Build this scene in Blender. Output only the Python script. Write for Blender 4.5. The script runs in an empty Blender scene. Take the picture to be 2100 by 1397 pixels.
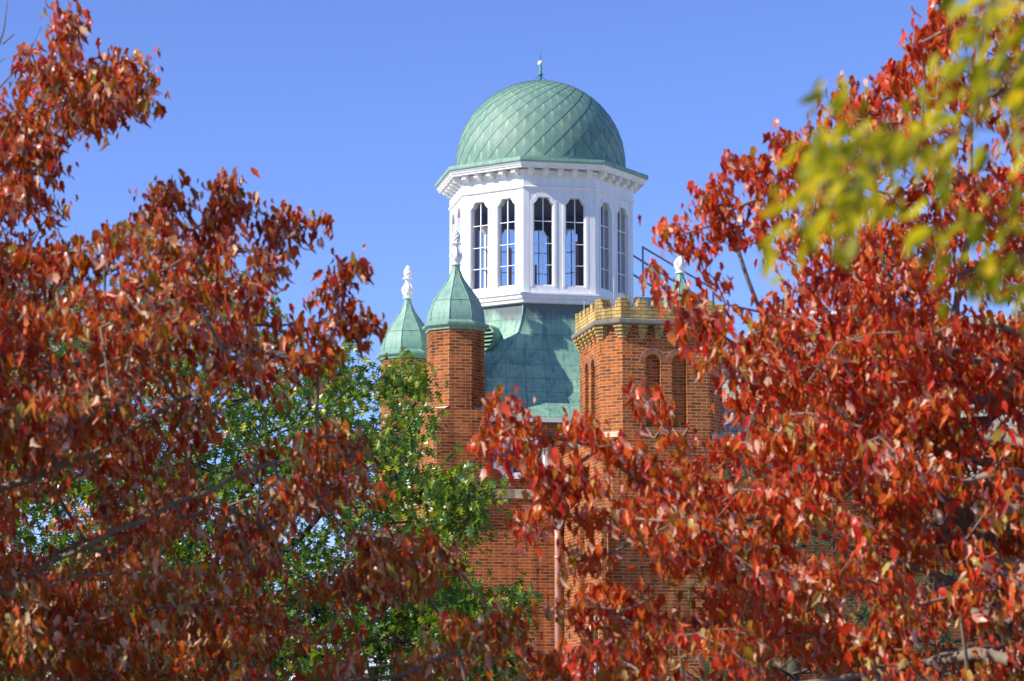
import bpy, math, random
import numpy as np
from mathutils import Vector, Matrix

# ------------------------------------------------------------------ camera, sky, sun
SC = bpy.context.scene
COL = SC.collection
W0, H0 = 2100.0, 1397.0                     # photograph size, used to measure it
F = 85.0 / 36.0 * W0                        # focal length in photograph pixels
PITCH = math.radians(8.5)
CAM = np.array([0.0, 0.0, 1.7])

cam_d = bpy.data.cameras.new("camera")
cam = bpy.data.objects.new("camera", cam_d)
COL.objects.link(cam)
cam.location = CAM
cam.rotation_euler = (math.radians(90) + PITCH, 0, 0)
cam_d.sensor_width = 36.0
cam_d.lens = 85.0
cam_d.clip_start = 0.1
cam_d.clip_end = 6000.0
cam_d.dof.use_dof = True
cam_d.dof.focus_distance = 46.0
cam_d.dof.aperture_fstop = 7.6
SC.camera = cam

SUN_AZ = math.radians(-66.5)                # measured from the direction towards the camera
SUN_EL = math.radians(36.0)
TO_SUN = Vector((math.sin(SUN_AZ) * math.cos(SUN_EL), -math.cos(SUN_AZ) * math.cos(SUN_EL), math.sin(SUN_EL)))
world = bpy.data.worlds.new("World")
SC.world = world
world.use_nodes = True
wn = world.node_tree.nodes
wl = world.node_tree.links
bg = wn["Background"]
sky = wn.new("ShaderNodeTexSky")
sky.sky_type = 'NISHITA'
sky.sun_disc = False
sky.sun_elevation = SUN_EL
sky.sun_rotation = math.atan2(TO_SUN.x, TO_SUN.y)
sky.altitude = 1200
sky.air_density = 1.0
sky.dust_density = 0.0
sky.ozone_density = 6.0
tint = wn.new("ShaderNodeMixRGB")
tint.blend_type = 'MULTIPLY'
tint.inputs[0].default_value = 1.0
tint.inputs[2].default_value = (0.785, 0.745, 1.0, 1)
wl.new(sky.outputs[0], tint.inputs[1])
wl.new(tint.outputs[0], bg.inputs[0])
bg.inputs[1].default_value = 0.15

sun_d = bpy.data.lights.new("sun", 'SUN')
sun_d.energy = 4.8
sun_d.angle = math.radians(0.5)
sun_d.color = (1.0, 0.93, 0.82)
sun = bpy.data.objects.new("sun", sun_d)
COL.objects.link(sun)
sun.location = (-40, -10, 40)
sun.rotation_euler = TO_SUN.to_track_quat('Z', 'Y').to_euler()

SC.view_settings.view_transform = 'Standard'
SC.view_settings.look = 'None'
SC.view_settings.gamma = 1
SC.view_settings.exposure = 0.48
SC.cycles.max_bounces = 6
SC.cycles.transparent_max_bounces = 12

# ------------------------------------------------------------------ measuring helpers
def ray(px, py):
    dx, dy = px - W0 / 2, H0 / 2 - py
    c, s = math.cos(PITCH), math.sin(PITCH)
    return np.array([dx, F * c - dy * s, F * s + dy * c])

def at(px, py, Y):
    """world point on the plane y = Y that the pixel looks at"""
    d = ray(px, py)
    return CAM + d * ((Y - CAM[1]) / d[1])

PHI = math.radians(11.5)
CP, SP = math.cos(PHI), math.sin(PHI)
B = np.array([at(1109, 500, 49.0)[0], 49.0, 0.0])

def uz(px, py, v):
    """(u, z) on the building's own plane v = const"""
    d = ray(px, py)
    n = np.array([-SP, CP, 0.0])
    p0 = B + n * v
    t = np.dot(p0 - CAM, n) / np.dot(d, n)
    p = CAM + d * t - B
    return p[0] * CP + p[1] * SP, p[2]

def vz(px, py, u):
    d = ray(px, py)
    n = np.array([CP, SP, 0.0])
    p0 = B + n * u
    t = np.dot(p0 - CAM, n) / np.dot(d, n)
    p = CAM + d * t - B
    return -p[0] * SP + p[1] * CP, p[2]

def zat(py, u, v):
    """height at which the vertical line over (u, v) crosses image row py"""
    Y = B[1] + u * SP + v * CP
    return at(1050, py, Y)[2]

# ------------------------------------------------------------------ materials
def mat(name):
    m = bpy.data.materials.new(name)
    m.use_nodes = True
    nt = m.node_tree
    return m, nt, nt.nodes["Principled BSDF"]

def nd(nt, kind, **kw):
    n = nt.nodes.new(kind)
    for k, v in kw.items():
        if k[0] == '_':
            n.inputs[k[1:].replace('_', ' ')].default_value = v
        else:
            setattr(n, k, v)
    return n

def ramp(nt, fac, stops):
    r = nt.nodes.new("ShaderNodeValToRGB")
    el = r.color_ramp.elements
    while len(el) < len(stops):
        el.new(0.5)
    for e, (p, c) in zip(el, stops):
        e.position = p
        e.color = (c[0], c[1], c[2], 1)
    nt.links.new(fac, r.inputs[0])
    return r.outputs[0]

def mix(nt, a, b, fac, mode='MIX'):
    m = nt.nodes.new("ShaderNodeMixRGB")
    m.blend_type = mode
    for sock, val in ((m.inputs[0], fac), (m.inputs[1], a), (m.inputs[2], b)):
        if isinstance(val, bpy.types.NodeSocket):
            nt.links.new(val, sock)
        elif isinstance(val, (int, float)):
            sock.default_value = val
        else:
            sock.default_value = (val[0], val[1], val[2], 1)
    return m.outputs[0]

def noise(nt, vec, scale, detail=4, rough=0.6, stretch=None):
    n = nd(nt, "ShaderNodeTexNoise", _Scale=scale, _Detail=detail, _Roughness=rough)
    if stretch:
        mp = nt.nodes.new("ShaderNodeMapping")
        mp.inputs["Scale"].default_value = stretch
        nt.links.new(vec, mp.inputs[0])
        vec = mp.outputs[0]
    nt.links.new(vec, n.inputs["Vector"])
    return n.outputs["Fac"]

def bump(nt, bsdf, h, strength=0.3, dist=0.01):
    b = nd(nt, "ShaderNodeBump", _Strength=strength, _Distance=dist)
    nt.links.new(h, b.inputs["Height"])
    nt.links.new(b.outputs[0], bsdf.inputs["Normal"])

def coords(nt):
    t = nt.nodes.new("ShaderNodeTexCoord")
    return t.outputs["UV"], t.outputs["Object"]

def brick_mat(name, c1, c2, c3, mortar, rows=0.0625, width=0.21, gap=0.011):
    m, nt, bs = mat(name)
    uv, ob = coords(nt)
    wob = nd(nt, "ShaderNodeTexNoise", _Scale=9.0, _Detail=3.0)
    nt.links.new(uv, wob.inputs["Vector"])
    sub = nd(nt, "ShaderNodeVectorMath", operation='SUBTRACT')
    sub.inputs[1].default_value = (0.5, 0.5, 0.5)
    nt.links.new(wob.outputs["Color"], sub.inputs[0])
    sc = nd(nt, "ShaderNodeVectorMath", operation='SCALE')
    sc.inputs["Scale"].default_value = 0.014
    nt.links.new(sub.outputs[0], sc.inputs[0])
    add = nd(nt, "ShaderNodeVectorMath", operation='ADD')
    nt.links.new(uv, add.inputs[0])
    nt.links.new(sc.outputs[0], add.inputs[1])
    bt = nt.nodes.new("ShaderNodeTexBrick")
    bt.offset = 0.5
    bt.inputs["Scale"].default_value = 1.0
    bt.inputs["Brick Width"].default_value = width
    bt.inputs["Row Height"].default_value = rows
    bt.inputs["Mortar Size"].default_value = gap
    bt.inputs["Mortar Smooth"].default_value = 0.25
    bt.inputs["Bias"].default_value = -0.1
    bt.inputs["Color1"].default_value = (*c1, 1)
    bt.inputs["Color2"].default_value = (*c2, 1)
    bt.inputs["Mortar"].default_value = (*mortar, 1)
    nt.links.new(add.outputs[0], bt.inputs["Vector"])
    patch = noise(nt, ob, 1.3, 5, 0.65)
    fine = noise(nt, ob, 38, 4, 0.7)
    dirt = ramp(nt, patch, [(0.3, (0.5, 0.48, 0.5)), (0.5, (1, 1, 1)), (0.72, c3)])
    a = mix(nt, bt.outputs["Color"], dirt, 0.8, 'MULTIPLY')
    stain = noise(nt, ob, 2.2, 5, 0.6, (2.0, 2.0, 0.22))
    a = mix(nt, a, ramp(nt, stain, [(0.36, (0.52, 0.5, 0.52)), (0.52, (1, 1, 1)), (0.74, (1.12, 1.1, 1.06))]), 0.8, 'MULTIPLY')
    spk = ramp(nt, fine, [(0.3, (0.66, 0.62, 0.6)), (0.6, (1.08, 1.06, 1.04))])
    nt.links.new(mix(nt, a, spk, 0.55, 'MULTIPLY'), bs.inputs["Base Color"])
    bs.inputs["Roughness"].default_value = 0.9
    bs.inputs["Specular IOR Level"].default_value = 0.15
    inv = nd(nt, "ShaderNodeMath", operation='SUBTRACT')
    inv.inputs[0].default_value = 1.0
    nt.links.new(bt.outputs["Fac"], inv.inputs[1])
    hh = nd(nt, "ShaderNodeMath", operation='MULTIPLY_ADD')
    nt.links.new(fine, hh.inputs[0])
    hh.inputs[1].default_value = 0.5
    nt.links.new(inv.outputs[0], hh.inputs[2])
    bump(nt, bs, hh.outputs[0], 0.5, 0.008)
    return m

M = {}
M['brick'] = brick_mat("red_brick", (0.46, 0.120, 0.030), (0.15, 0.040, 0.019), (1.15, 1.02, 0.88), (0.42, 0.275, 0.135), rows=0.0595, width=0.2, gap=0.008)
M['ybrick'] = brick_mat("yellow_brick", (0.66, 0.46, 0.15), (0.46, 0.33, 0.12), (1.05, 1.0, 0.9), (0.20, 0.165, 0.10), rows=0.066, width=0.225, gap=0.008)

def copper_mat(name, panel=None, streak=1.0):
    m, nt, bs = mat(name)
    uv, ob = coords(nt)
    big = noise(nt, ob, 1.5, 5, 0.6)
    run = noise(nt, ob, 3.0, 5, 0.65, (4.0, 4.0, 0.45))
    base = ramp(nt, big, [(0.28, (0.135, 0.275, 0.215)), (0.5, (0.21, 0.37, 0.285)), (0.72, (0.29, 0.45, 0.33))])
    stn = ramp(nt, run, [(0.33, (0.50, 0.62, 0.66)), (0.5, (1, 1, 1)), (0.7, (1.16, 1.14, 1.0))])
    if panel:
        base = mix(nt, base, (1.28, 1.32, 1.28), 1.0, 'MULTIPLY')
    c = mix(nt, base, stn, (0.95 if panel else 0.7) * streak, 'MULTIPLY')
    fine = noise(nt, ob, 24, 4, 0.7)
    c = mix(nt, c, ramp(nt, fine, [(0.3, (0.85, 0.87, 0.9)), (0.65, (1.05, 1.05, 1.05))]), 0.7, 'MULTIPLY')
    if panel:
        bt = nt.nodes.new("ShaderNodeTexBrick")
        bt.offset = 0.0
        bt.inputs["Scale"].default_value = 1.0
        bt.inputs["Brick Width"].default_value = panel[0]
        bt.inputs["Row Height"].default_value = panel[1]
        bt.inputs["Mortar Size"].default_value = 0.011
        bt.inputs["Mortar Smooth"].default_value = 0.3
        bt.inputs["Color1"].default_value = (0.80, 0.84, 0.86, 1)
        bt.inputs["Color2"].default_value = (1.12, 1.1, 1.06, 1)
        bt.inputs["Mortar"].default_value = (0.55, 0.68, 0.68, 1)
        nt.links.new(uv, bt.inputs["Vector"])
        c = mix(nt, c, bt.outputs["Color"], 0.85, 'MULTIPLY')
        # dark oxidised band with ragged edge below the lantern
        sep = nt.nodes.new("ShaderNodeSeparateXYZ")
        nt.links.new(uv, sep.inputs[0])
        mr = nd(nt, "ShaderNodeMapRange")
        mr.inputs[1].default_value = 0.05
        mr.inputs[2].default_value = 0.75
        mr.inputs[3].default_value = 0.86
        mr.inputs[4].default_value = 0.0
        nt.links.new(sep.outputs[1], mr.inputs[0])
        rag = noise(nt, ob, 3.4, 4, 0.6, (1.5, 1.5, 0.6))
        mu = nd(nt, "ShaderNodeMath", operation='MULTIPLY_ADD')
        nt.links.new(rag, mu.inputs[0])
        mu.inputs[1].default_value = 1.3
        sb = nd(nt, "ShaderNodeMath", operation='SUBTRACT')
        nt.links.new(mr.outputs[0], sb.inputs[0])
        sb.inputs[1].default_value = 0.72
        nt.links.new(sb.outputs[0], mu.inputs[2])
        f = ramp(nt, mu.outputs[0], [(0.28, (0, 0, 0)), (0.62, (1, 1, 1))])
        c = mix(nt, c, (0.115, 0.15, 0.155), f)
        bump(nt, bs, bt.outputs["Fac"], 0.6, 0.012)
    else:
        bump(nt, bs, big, 0.25, 0.03)
    nt.links.new(c, bs.inputs["Base Color"])
    bs.inputs["Roughness"].default_value = 0.62
    return m

M['copper'] = copper_mat("green_copper")
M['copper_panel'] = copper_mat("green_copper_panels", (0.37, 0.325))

def dome_mat():
    m, nt, bs = mat("dome_copper_shingles")
    uv, ob = coords(nt)
    at_ = nd(nt, "ShaderNodeAttribute", attribute_name="rnd")
    sep = nt.nodes.new("ShaderNodeSeparateXYZ")
    nt.links.new(uv, sep.inputs[0])
    base = ramp(nt, at_.outputs["Fac"], [(0.0, (0.145, 0.262, 0.212)), (0.5, (0.163, 0.285, 0.232)), (1.0, (0.195, 0.31, 0.255))])
    big = noise(nt, ob, 1.6, 5, 0.65)
    base = mix(nt, base, ramp(nt, big, [(0.3, (0.78, 0.88, 0.92)), (0.7, (1.12, 1.06, 0.95))]), 0.9, 'MULTIPLY')
    run = noise(nt, ob, 2.6, 5, 0.65, (3.5, 3.5, 0.5))
    base = mix(nt, base, ramp(nt, run, [(0.34, (0.68, 0.76, 0.76)), (0.48, (1, 1, 1)), (0.7, (1.1, 1.1, 1.02))]), 0.75, 'MULTIPLY')
    # pale run-off streak hanging from the top corner of each shingle
    ab = nd(nt, "ShaderNodeMath", operation='ABSOLUTE')
    nt.links.new(sep.outputs[0], ab.inputs[0])
    st = nd(nt, "ShaderNodeMapRange")
    st.inputs[1].default_value = 0.0
    st.inputs[2].default_value = 0.24
    st.inputs[3].default_value = 1.0
    st.inputs[4].default_value = 0.0
    nt.links.new(ab.outputs[0], st.inputs[0])
    le = nd(nt, "ShaderNodeMapRange")
    le.inputs[1].default_value = 0.22
    le.inputs[2].default_value = 0.95
    nt.links.new(sep.outputs[1], le.inputs[0])
    mu = nd(nt, "ShaderNodeMath", operation='MULTIPLY')
    nt.links.new(st.outputs[0], mu.inputs[0])
    nt.links.new(le.outputs[0], mu.inputs[1])
    jit = noise(nt, ob, 5.0, 3, 0.6)
    mu2 = nd(nt, "ShaderNodeMath", operation='MULTIPLY')
    nt.links.new(mu.outputs[0], mu2.inputs[0])
    nt.links.new(ramp(nt, jit, [(0.35, (0.2, 0.2, 0.2)), (0.65, (1, 1, 1))]), mu2.inputs[1])
    c = mix(nt, base, (0.40, 0.53, 0.34), mu2.outputs[0])
    # shade of the gaps painted as a dark line along the lapped joints
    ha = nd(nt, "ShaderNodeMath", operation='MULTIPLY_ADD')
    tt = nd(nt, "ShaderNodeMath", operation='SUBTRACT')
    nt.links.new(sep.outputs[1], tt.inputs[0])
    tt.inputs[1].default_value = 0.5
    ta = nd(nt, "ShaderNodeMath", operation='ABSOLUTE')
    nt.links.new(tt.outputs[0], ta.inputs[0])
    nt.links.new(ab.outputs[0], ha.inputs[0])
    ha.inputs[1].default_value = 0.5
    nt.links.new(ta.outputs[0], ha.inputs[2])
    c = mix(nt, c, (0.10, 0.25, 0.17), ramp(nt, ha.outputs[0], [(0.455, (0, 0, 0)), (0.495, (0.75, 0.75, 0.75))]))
    fine = noise(nt, ob, 30, 4, 0.7)
    c = mix(nt, c, ramp(nt, fine, [(0.3, (0.86, 0.88, 0.9)), (0.65, (1.05, 1.05, 1.05))]), 0.7, 'MULTIPLY')
    nt.links.new(c, bs.inputs["Base Color"])
    bs.inputs["Roughness"].default_value = 0.6
    return m
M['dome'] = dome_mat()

def plain(name, c, rough=0.6, nscale=6.0, var=0.25, bmp=0.0, metal=0.0, streak=False):
    m, nt, bs = mat(name)
    uv, ob = coords(nt)
    n = noise(nt, ob, nscale, 6, 0.65, (2.5, 2.5, 0.5) if streak else None)
    lo = tuple(x * (1 - var) for x in c)
    hi = tuple(min(1, x * (1 + var * 0.4)) for x in c)
    nt.links.new(ramp(nt, n, [(0.3, lo), (0.55, c), (0.8, hi)]), bs.inputs["Base Color"])
    bs.inputs["Roughness"].default_value = rough
    bs.inputs["Metallic"].default_value = metal
    if bmp:
        bump(nt, bs, n, bmp, 0.02)
    return m

M['white'] = plain("white_paint", (0.84, 0.84, 0.83), 0.5, 3.2, 0.12, 0.03, 0, True)
M['stone'] = plain("buff_sandstone", (0.56, 0.47, 0.30), 0.9, 7, 0.35, 0.4)
M['ledge'] = plain("grey_ledge_stone", (0.22, 0.205, 0.165), 0.9, 4, 0.4, 0.4)
M['wood'] = plain("varnished_wood", (0.36, 0.15, 0.045), 0.5, 9, 0.4, 0.1, 0, True)
M['darkwood_and_backlit'] = plain("dark_boards_and_backlit_bars", (0.10, 0.065, 0.045), 0.7, 9, 0.4, 0.1)
M['verdigris'] = plain("weathered_copper_rod", (0.10, 0.27, 0.27), 0.6, 20, 0.3)
M['louver'] = plain("green_louvre", (0.20, 0.36, 0.26), 0.6, 12, 0.3)
M['dark'] = plain("dark_void", (0.02, 0.02, 0.022), 0.8, 10, 0.3)
M['galv'] = plain("galvanised_steel", (0.42, 0.46, 0.52), 0.5, 12, 0.2, 0, 0.0)
M['pinkmetal'] = plain("copper_downpipe", (0.56, 0.30, 0.23), 0.45, 9, 0.25, 0, 0.25, True)
M['gutter'] = plain("pale_gutter", (0.62, 0.64, 0.62), 0.5, 7, 0.2)
M['arch'] = plain("arch_brick", (0.36, 0.115, 0.045), 0.9, 14, 0.5, 0.4)
M['mortar'] = plain("lime_mortar", (0.50, 0.40, 0.26), 0.95, 14, 0.3, 0.3)
M['ground'] = plain("lawn", (0.055, 0.085, 0.025), 0.95, 0.8, 0.5)
M['bounce_pale'] = plain("pale_bounce_ground", (0.62, 0.57, 0.46), 0.9, 0.6, 0.25)  # pale colour of the added ground that throws light at the hall
M['needle'] = plain("pine_needles", (0.075, 0.20, 0.045), 0.5, 3, 0.5)

def glass_mat():
    m, nt, bs = mat("window_glass")
    nt.nodes.remove(bs)
    out = nt.nodes["Material Output"]
    tr = nt.nodes.new("ShaderNodeBsdfTransparent")
    tr.inputs[0].default_value = (0.86, 0.9, 0.92, 1)
    gl = nd(nt, "ShaderNodeBsdfGlossy", _Roughness=0.02)
    lw = nd(nt, "ShaderNodeLayerWeight", _Blend=0.5)
    pw = nd(nt, "ShaderNodeMath", operation='POWER')
    nt.links.new(lw.outputs["Facing"], pw.inputs[0])
    pw.inputs[1].default_value = 4.0
    fr = nd(nt, "ShaderNodeMath", operation='MULTIPLY_ADD')
    nt.links.new(pw.outputs[0], fr.inputs[0])
    fr.inputs[1].default_value = 0.7
    fr.inputs[2].default_value = 0.04
    mx = nt.nodes.new("ShaderNodeMixShader")
    nt.links.new(fr.outputs[0], mx.inputs[0])
    nt.links.new(tr.outputs[0], mx.inputs[1])
    nt.links.new(gl.outputs[0], mx.inputs[2])
    nt.links.new(mx.outputs[0], out.inputs[0])
    return m
M['glass'] = glass_mat()
m_, nt_, bs_ = mat("dark_window_glass")
bs_.inputs["Base Color"].default_value = (0.02, 0.025, 0.03, 1)
bs_.inputs["Roughness"].default_value = 0.05
M['darkglass'] = m_

def slate_mat():
    m, nt, bs = mat("pale_slate_roof")
    uv, ob = coords(nt)
    bt = nt.nodes.new("ShaderNodeTexBrick")
    bt.offset = 0.5
    bt.inputs["Scale"].default_value = 1.0
    bt.inputs["Brick Width"].default_value = 0.26
    bt.inputs["Row Height"].default_value = 0.17
    bt.inputs["Mortar Size"].default_value = 0.007
    bt.inputs["Mortar Smooth"].default_value = 0.1
    bt.inputs["Color1"].default_value = (0.54, 0.50, 0.41, 1)
    bt.inputs["Color2"].default_value = (0.40, 0.375, 0.32, 1)
    bt.inputs["Mortar"].default_value = (0.05, 0.05, 0.055, 1)
    nt.links.new(uv, bt.inputs["Vector"])
    n = noise(nt, ob, 5, 5, 0.65)
    c = mix(nt, bt.outputs["Color"], ramp(nt, n, [(0.3, (0.7, 0.72, 0.75)), (0.7, (1.1, 1.08, 1.0))]), 0.8, 'MULTIPLY')
    nt.links.new(c, bs.inputs["Base Color"])
    bs.inputs["Roughness"].default_value = 0.8
    inv = nd(nt, "ShaderNodeMath", operation='SUBTRACT')
    inv.inputs[0].default_value = 1
    nt.links.new(bt.outputs["Fac"], inv.inputs[1])
    bump(nt, bs, inv.outputs[0], 0.6, 0.01)
    return m
M['slate'] = slate_mat()

def bark_mat(name, c):
    m, nt, bs = mat(name)
    uv, ob = coords(nt)
    n = noise(nt, ob, 14, 6, 0.7, (1, 1, 0.3))
    nt.links.new(ramp(nt, n, [(0.3, tuple(x * 0.5 for x in c)), (0.6, c), (0.8, tuple(x * 1.5 for x in c))]), bs.inputs["Base Color"])
    bs.inputs["Roughness"].default_value = 0.9
    bump(nt, bs, n, 0.5, 0.01)
    return m
M['bark'] = bark_mat("grey_bark", (0.25, 0.205, 0.15))
M['oakbark'] = bark_mat("oak_bark", (0.10, 0.075, 0.055))

def leaf_mat(name, stops, under, under_mix, trans, trans_col, rough=0.42, spec=0.5):
    m, nt, bs = mat(name)
    out = nt.nodes["Material Output"]
    a = nd(nt, "ShaderNodeAttribute", attribute_name="rnd")
    col = ramp(nt, a.outputs["Fac"], stops)
    uv, ob = coords(nt)
    mot = noise(nt, ob, 45, 3, 0.6)
    col = mix(nt, col, ramp(nt, mot, [(0.3, (0.6, 0.6, 0.6)), (0.6, (1.15, 1.15, 1.1))]), 0.7, 'MULTIPLY')
    geo = nt.nodes.new("ShaderNodeNewGeometry")
    mul = nd(nt, "ShaderNodeMath", operation='MULTIPLY')
    nt.links.new(geo.outputs["Backfacing"], mul.inputs[0])
    hsh = nd(nt, "ShaderNodeMath", operation='MULTIPLY')
    nt.links.new(a.outputs["Fac"], hsh.inputs[0])
    hsh.inputs[1].default_value = 41.0
    frc = nd(nt, "ShaderNodeMath", operation='FRACT')
    nt.links.new(hsh.outputs[0], frc.inputs[0])
    pale = nd(nt, "ShaderNodeMapRange")       # only some leaves have a bleached underside
    nt.links.new(frc.outputs[0], pale.inputs[0])
    pale.inputs[1].default_value = 0.32
    pale.inputs[2].default_value = 0.66
    pale.inputs[3].default_value = 0.08
    pale.inputs[4].default_value = under_mix
    nt.links.new(pale.outputs[0], mul.inputs[1])
    top = mix(nt, col, under, mul.outputs[0])
    nt.links.new(top, bs.inputs["Base Color"])
    bs.inputs["Roughness"].default_value = rough
    bs.inputs["Specular IOR Level"].default_value = spec
    tl = nt.nodes.new("ShaderNodeBsdfTranslucent")
    nt.links.new(mix(nt, col, trans_col, 0.55), tl.inputs[0])
    ms = nt.nodes.new("ShaderNodeMixShader")
    ms.inputs[0].default_value = trans
    nt.links.new(bs.outputs[0], ms.inputs[1])
    nt.links.new(tl.outputs[0], ms.inputs[2])
    nt.links.new(ms.outputs[0], out.inputs[0])
    return m

M['red_leaf'] = leaf_mat("red_maple_leaf", [(0.0, (0.16, 0.003, 0.005)), (0.2, (0.48, 0.018, 0.012)), (0.42, (0.72, 0.075, 0.028)), (0.66, (0.68, 0.17, 0.022)), (0.84, (0.20, 0.115, 0.012)), (0.95, (0.32, 0.24, 0.02)), (1.0, (0.55, 0.42, 0.12))],
                         (0.85, 0.58, 0.42), 0.85, 0.40, (1.0, 0.18, 0.012), 0.30, 0.25)
M['rust_leaf'] = leaf_mat("rusty_maple_leaf", [(0.0, (0.11, 0.003, 0.006)), (0.22, (0.37, 0.018, 0.010)), (0.44, (0.60, 0.080, 0.020)), (0.64, (0.52, 0.17, 0.016)), (0.80, (0.15, 0.105, 0.010)), (0.95, (0.24, 0.20, 0.02)), (1.0, (0.55, 0.45, 0.16))],
                          (0.86, 0.62, 0.40), 0.82, 0.34, (0.95, 0.19, 0.012), 0.28, 0.25)
M['oak_leaf'] = leaf_mat("oak_leaf", [(0.0, (0.012, 0.055, 0.010)), (0.32, (0.04, 0.125, 0.012)), (0.62, (0.17, 0.27, 0.016)), (0.88, (0.42, 0.40, 0.022)), (1.0, (0.40, 0.17, 0.02))],
                         (0.14, 0.22, 0.07), 0.35, 0.36, (0.42, 0.58, 0.012), 0.30, 0.5)
M['yellow_leaf'] = leaf_mat("yellow_leaf", [(0.0, (0.09, 0.12, 0.004)), (0.38, (0.26, 0.26, 0.006)), (0.7, (0.68, 0.56, 0.008)), (1.0, (0.80, 0.50, 0.010))],
                            (0.45, 0.40, 0.04), 0.25, 0.45, (0.9, 0.78, 0.015), 0.5, 0.2)

# ------------------------------------------------------------------ mesh builder
class MB:
    def __init__(self):
        self.v, self.f, self.mi, self.uv, self.sm = [], [], [], [], []
    def face(self, pts, mi=0, uv=None, smooth=False):
        i = len(self.v)
        self.v += [tuple(float(c) for c in p) for p in pts]
        self.f.append(tuple(range(i, i + len(pts))))
        self.mi.append(mi)
        self.uv.append(uv)
        self.sm.append(smooth)
    def box(self, c, s, rz=0.0, mi=0):
        hx, hy, hz = s[0] / 2, s[1] / 2, s[2] / 2
        cr, sr = math.cos(rz), math.sin(rz)
        P = []
        for z in (-hz, hz):
            for x, y in ((-hx, -hy), (hx, -hy), (hx, hy), (-hx, hy)):
                P.append((c[0] + x * cr - y * sr, c[1] + x * sr + y * cr, c[2] + z))
        for q in ((0, 3, 2, 1), (4, 5, 6, 7), (0, 1, 5, 4), (1, 2, 6, 5), (2, 3, 7, 6), (3, 0, 4, 7)):
            self.face([P[k] for k in q], mi)
    def prism(self, ring, z0, z1, mi=0, caps=True):
        n = len(ring)
        for k in range(n):
            a, b = ring[k], ring[(k + 1) % n]
            self.face([(a[0], a[1], z0), (b[0], b[1], z0), (b[0], b[1], z1), (a[0], a[1], z1)], mi)
        if caps:
            self.face([(p[0], p[1], z1) for p in ring], mi)
            self.face([(p[0], p[1], z0) for p in reversed(ring)], mi)
    def rings(self, rings, mi=0, smooth=False, close=True, cap=(True, True)):
        n = len(rings[0])
        for r0, r1 in zip(rings[:-1], rings[1:]):
            for k in range(n if close else n - 1):
                j = (k + 1) % n
                self.face([r0[k], r0[j], r1[j], r1[k]], mi, None, smooth)
        if cap[0]:
            self.face(list(reversed(rings[0])), mi)
        if cap[1]:
            self.face(list(rings[-1]), mi)
    def tube(self, pts, r, n=6, mi=0, r1=None):
        pts = [np.array(p, float) for p in pts]
        rs = []
        for i, p in enumerate(pts):
            d = pts[min(i + 1, len(pts) - 1)] - pts[max(i - 1, 0)]
            d = d / (np.linalg.norm(d) + 1e-9)
            a = np.cross(d, (0, 0, 1) if abs(d[2]) < 0.9 else (1, 0, 0))
            a /= np.linalg.norm(a)
            b = np.cross(d, a)
            rr = r if r1 is None else r + (r1 - r) * i / (len(pts) - 1)
            rs.append([p + rr * (math.cos(t) * a + math.sin(t) * b) for t in [2 * math.pi * k / n for k in range(n)]])
        self.rings(rs, mi, True)
    def lathe(self, prof, c=(0, 0), n=16, smooth=True, rot=0.0, mi=0):
        rs = [[(c[0] + r * math.cos(rot + 2 * math.pi * k / n), c[1] + r * math.sin(rot + 2 * math.pi * k / n), z) for k in range(n)] for r, z in prof]
        self.rings(rs, mi, smooth)
    def build(self, name, mats, parent=None, weld=False):
        me = bpy.data.meshes.new(name)
        me.from_pydata(self.v, [], self.f)
        for m in (mats if isinstance(mats, (list, tuple)) else [mats]):
            me.materials.append(m)
        me.polygons.foreach_set("material_index", self.mi)
        me.polygons.foreach_set("use_smooth", self.sm)
        ul = me.uv_layers.new(name="UVMap")
        flat = []
        for f, u in zip(self.f, self.uv):
            if u is not None:
                for q in u:
                    flat += [q[0], q[1]]
                continue
            P = [np.array(self.v[k]) for k in f]
            nrm = np.zeros(3)
            for k in range(len(P)):
                a, b = P[k], P[(k + 1) % len(P)]
                nrm += np.cross(a, b)
            nrm /= (np.linalg.norm(nrm) + 1e-12)
            if abs(nrm[2]) < 0.75:
                t = np.array([-nrm[1], nrm[0], 0])
                t /= np.linalg.norm(t)
                q = np.cross(nrm, t)
                zs = q[2] if abs(q[2]) > 1e-6 else 1
                for p in P:
                    flat += [float(p @ t), float(p @ q)]
            else:
                for p in P:
                    flat += [float(p[0]), float(p[1])]
        ul.data.foreach_set("uv", flat)
        if weld or any(self.sm):
            import bmesh
            bm = bmesh.new()
            bm.from_mesh(me)
            bmesh.ops.remove_doubles(bm, verts=bm.verts, dist=1e-5)
            bm.to_mesh(me)
            bm.free()
        o = bpy.data.objects.new(name, me)
        COL.objects.link(o)
        if parent is not None:
            o.parent = parent
        return o

def tag(o, label=None, cat=None, group=None, kind=None):
    if label: o["label"] = label
    if cat: o["category"] = cat
    if group: o["group"] = group
    if kind: o["kind"] = kind
    return o

def empty(name, loc, rz=0.0):
    o = bpy.data.objects.new(name, None)
    COL.objects.link(o)
    o.location = loc
    o.rotation_euler = (0, 0, rz)
    return o

def copy_tree(o, parent=None):
    c = o.copy()
    COL.objects.link(c)
    c.parent = parent
    for ch in list(o.children):
        copy_tree(ch, c)
    return c

def octo(r, c=(0, 0)):
    return [(c[0] + r * math.cos(math.radians(22.5 + 45 * k)), c[1] + r * math.sin(math.radians(22.5 + 45 * k))) for k in range(8)]

def chamfer(h, c, o=(0, 0)):
    q = h - c
    return [(o[0] + x, o[1] + y) for x, y in ((-q, -h), (q, -h), (h, -q), (h, q), (q, h), (-q, h), (-h, q), (-h, -q))]

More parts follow.
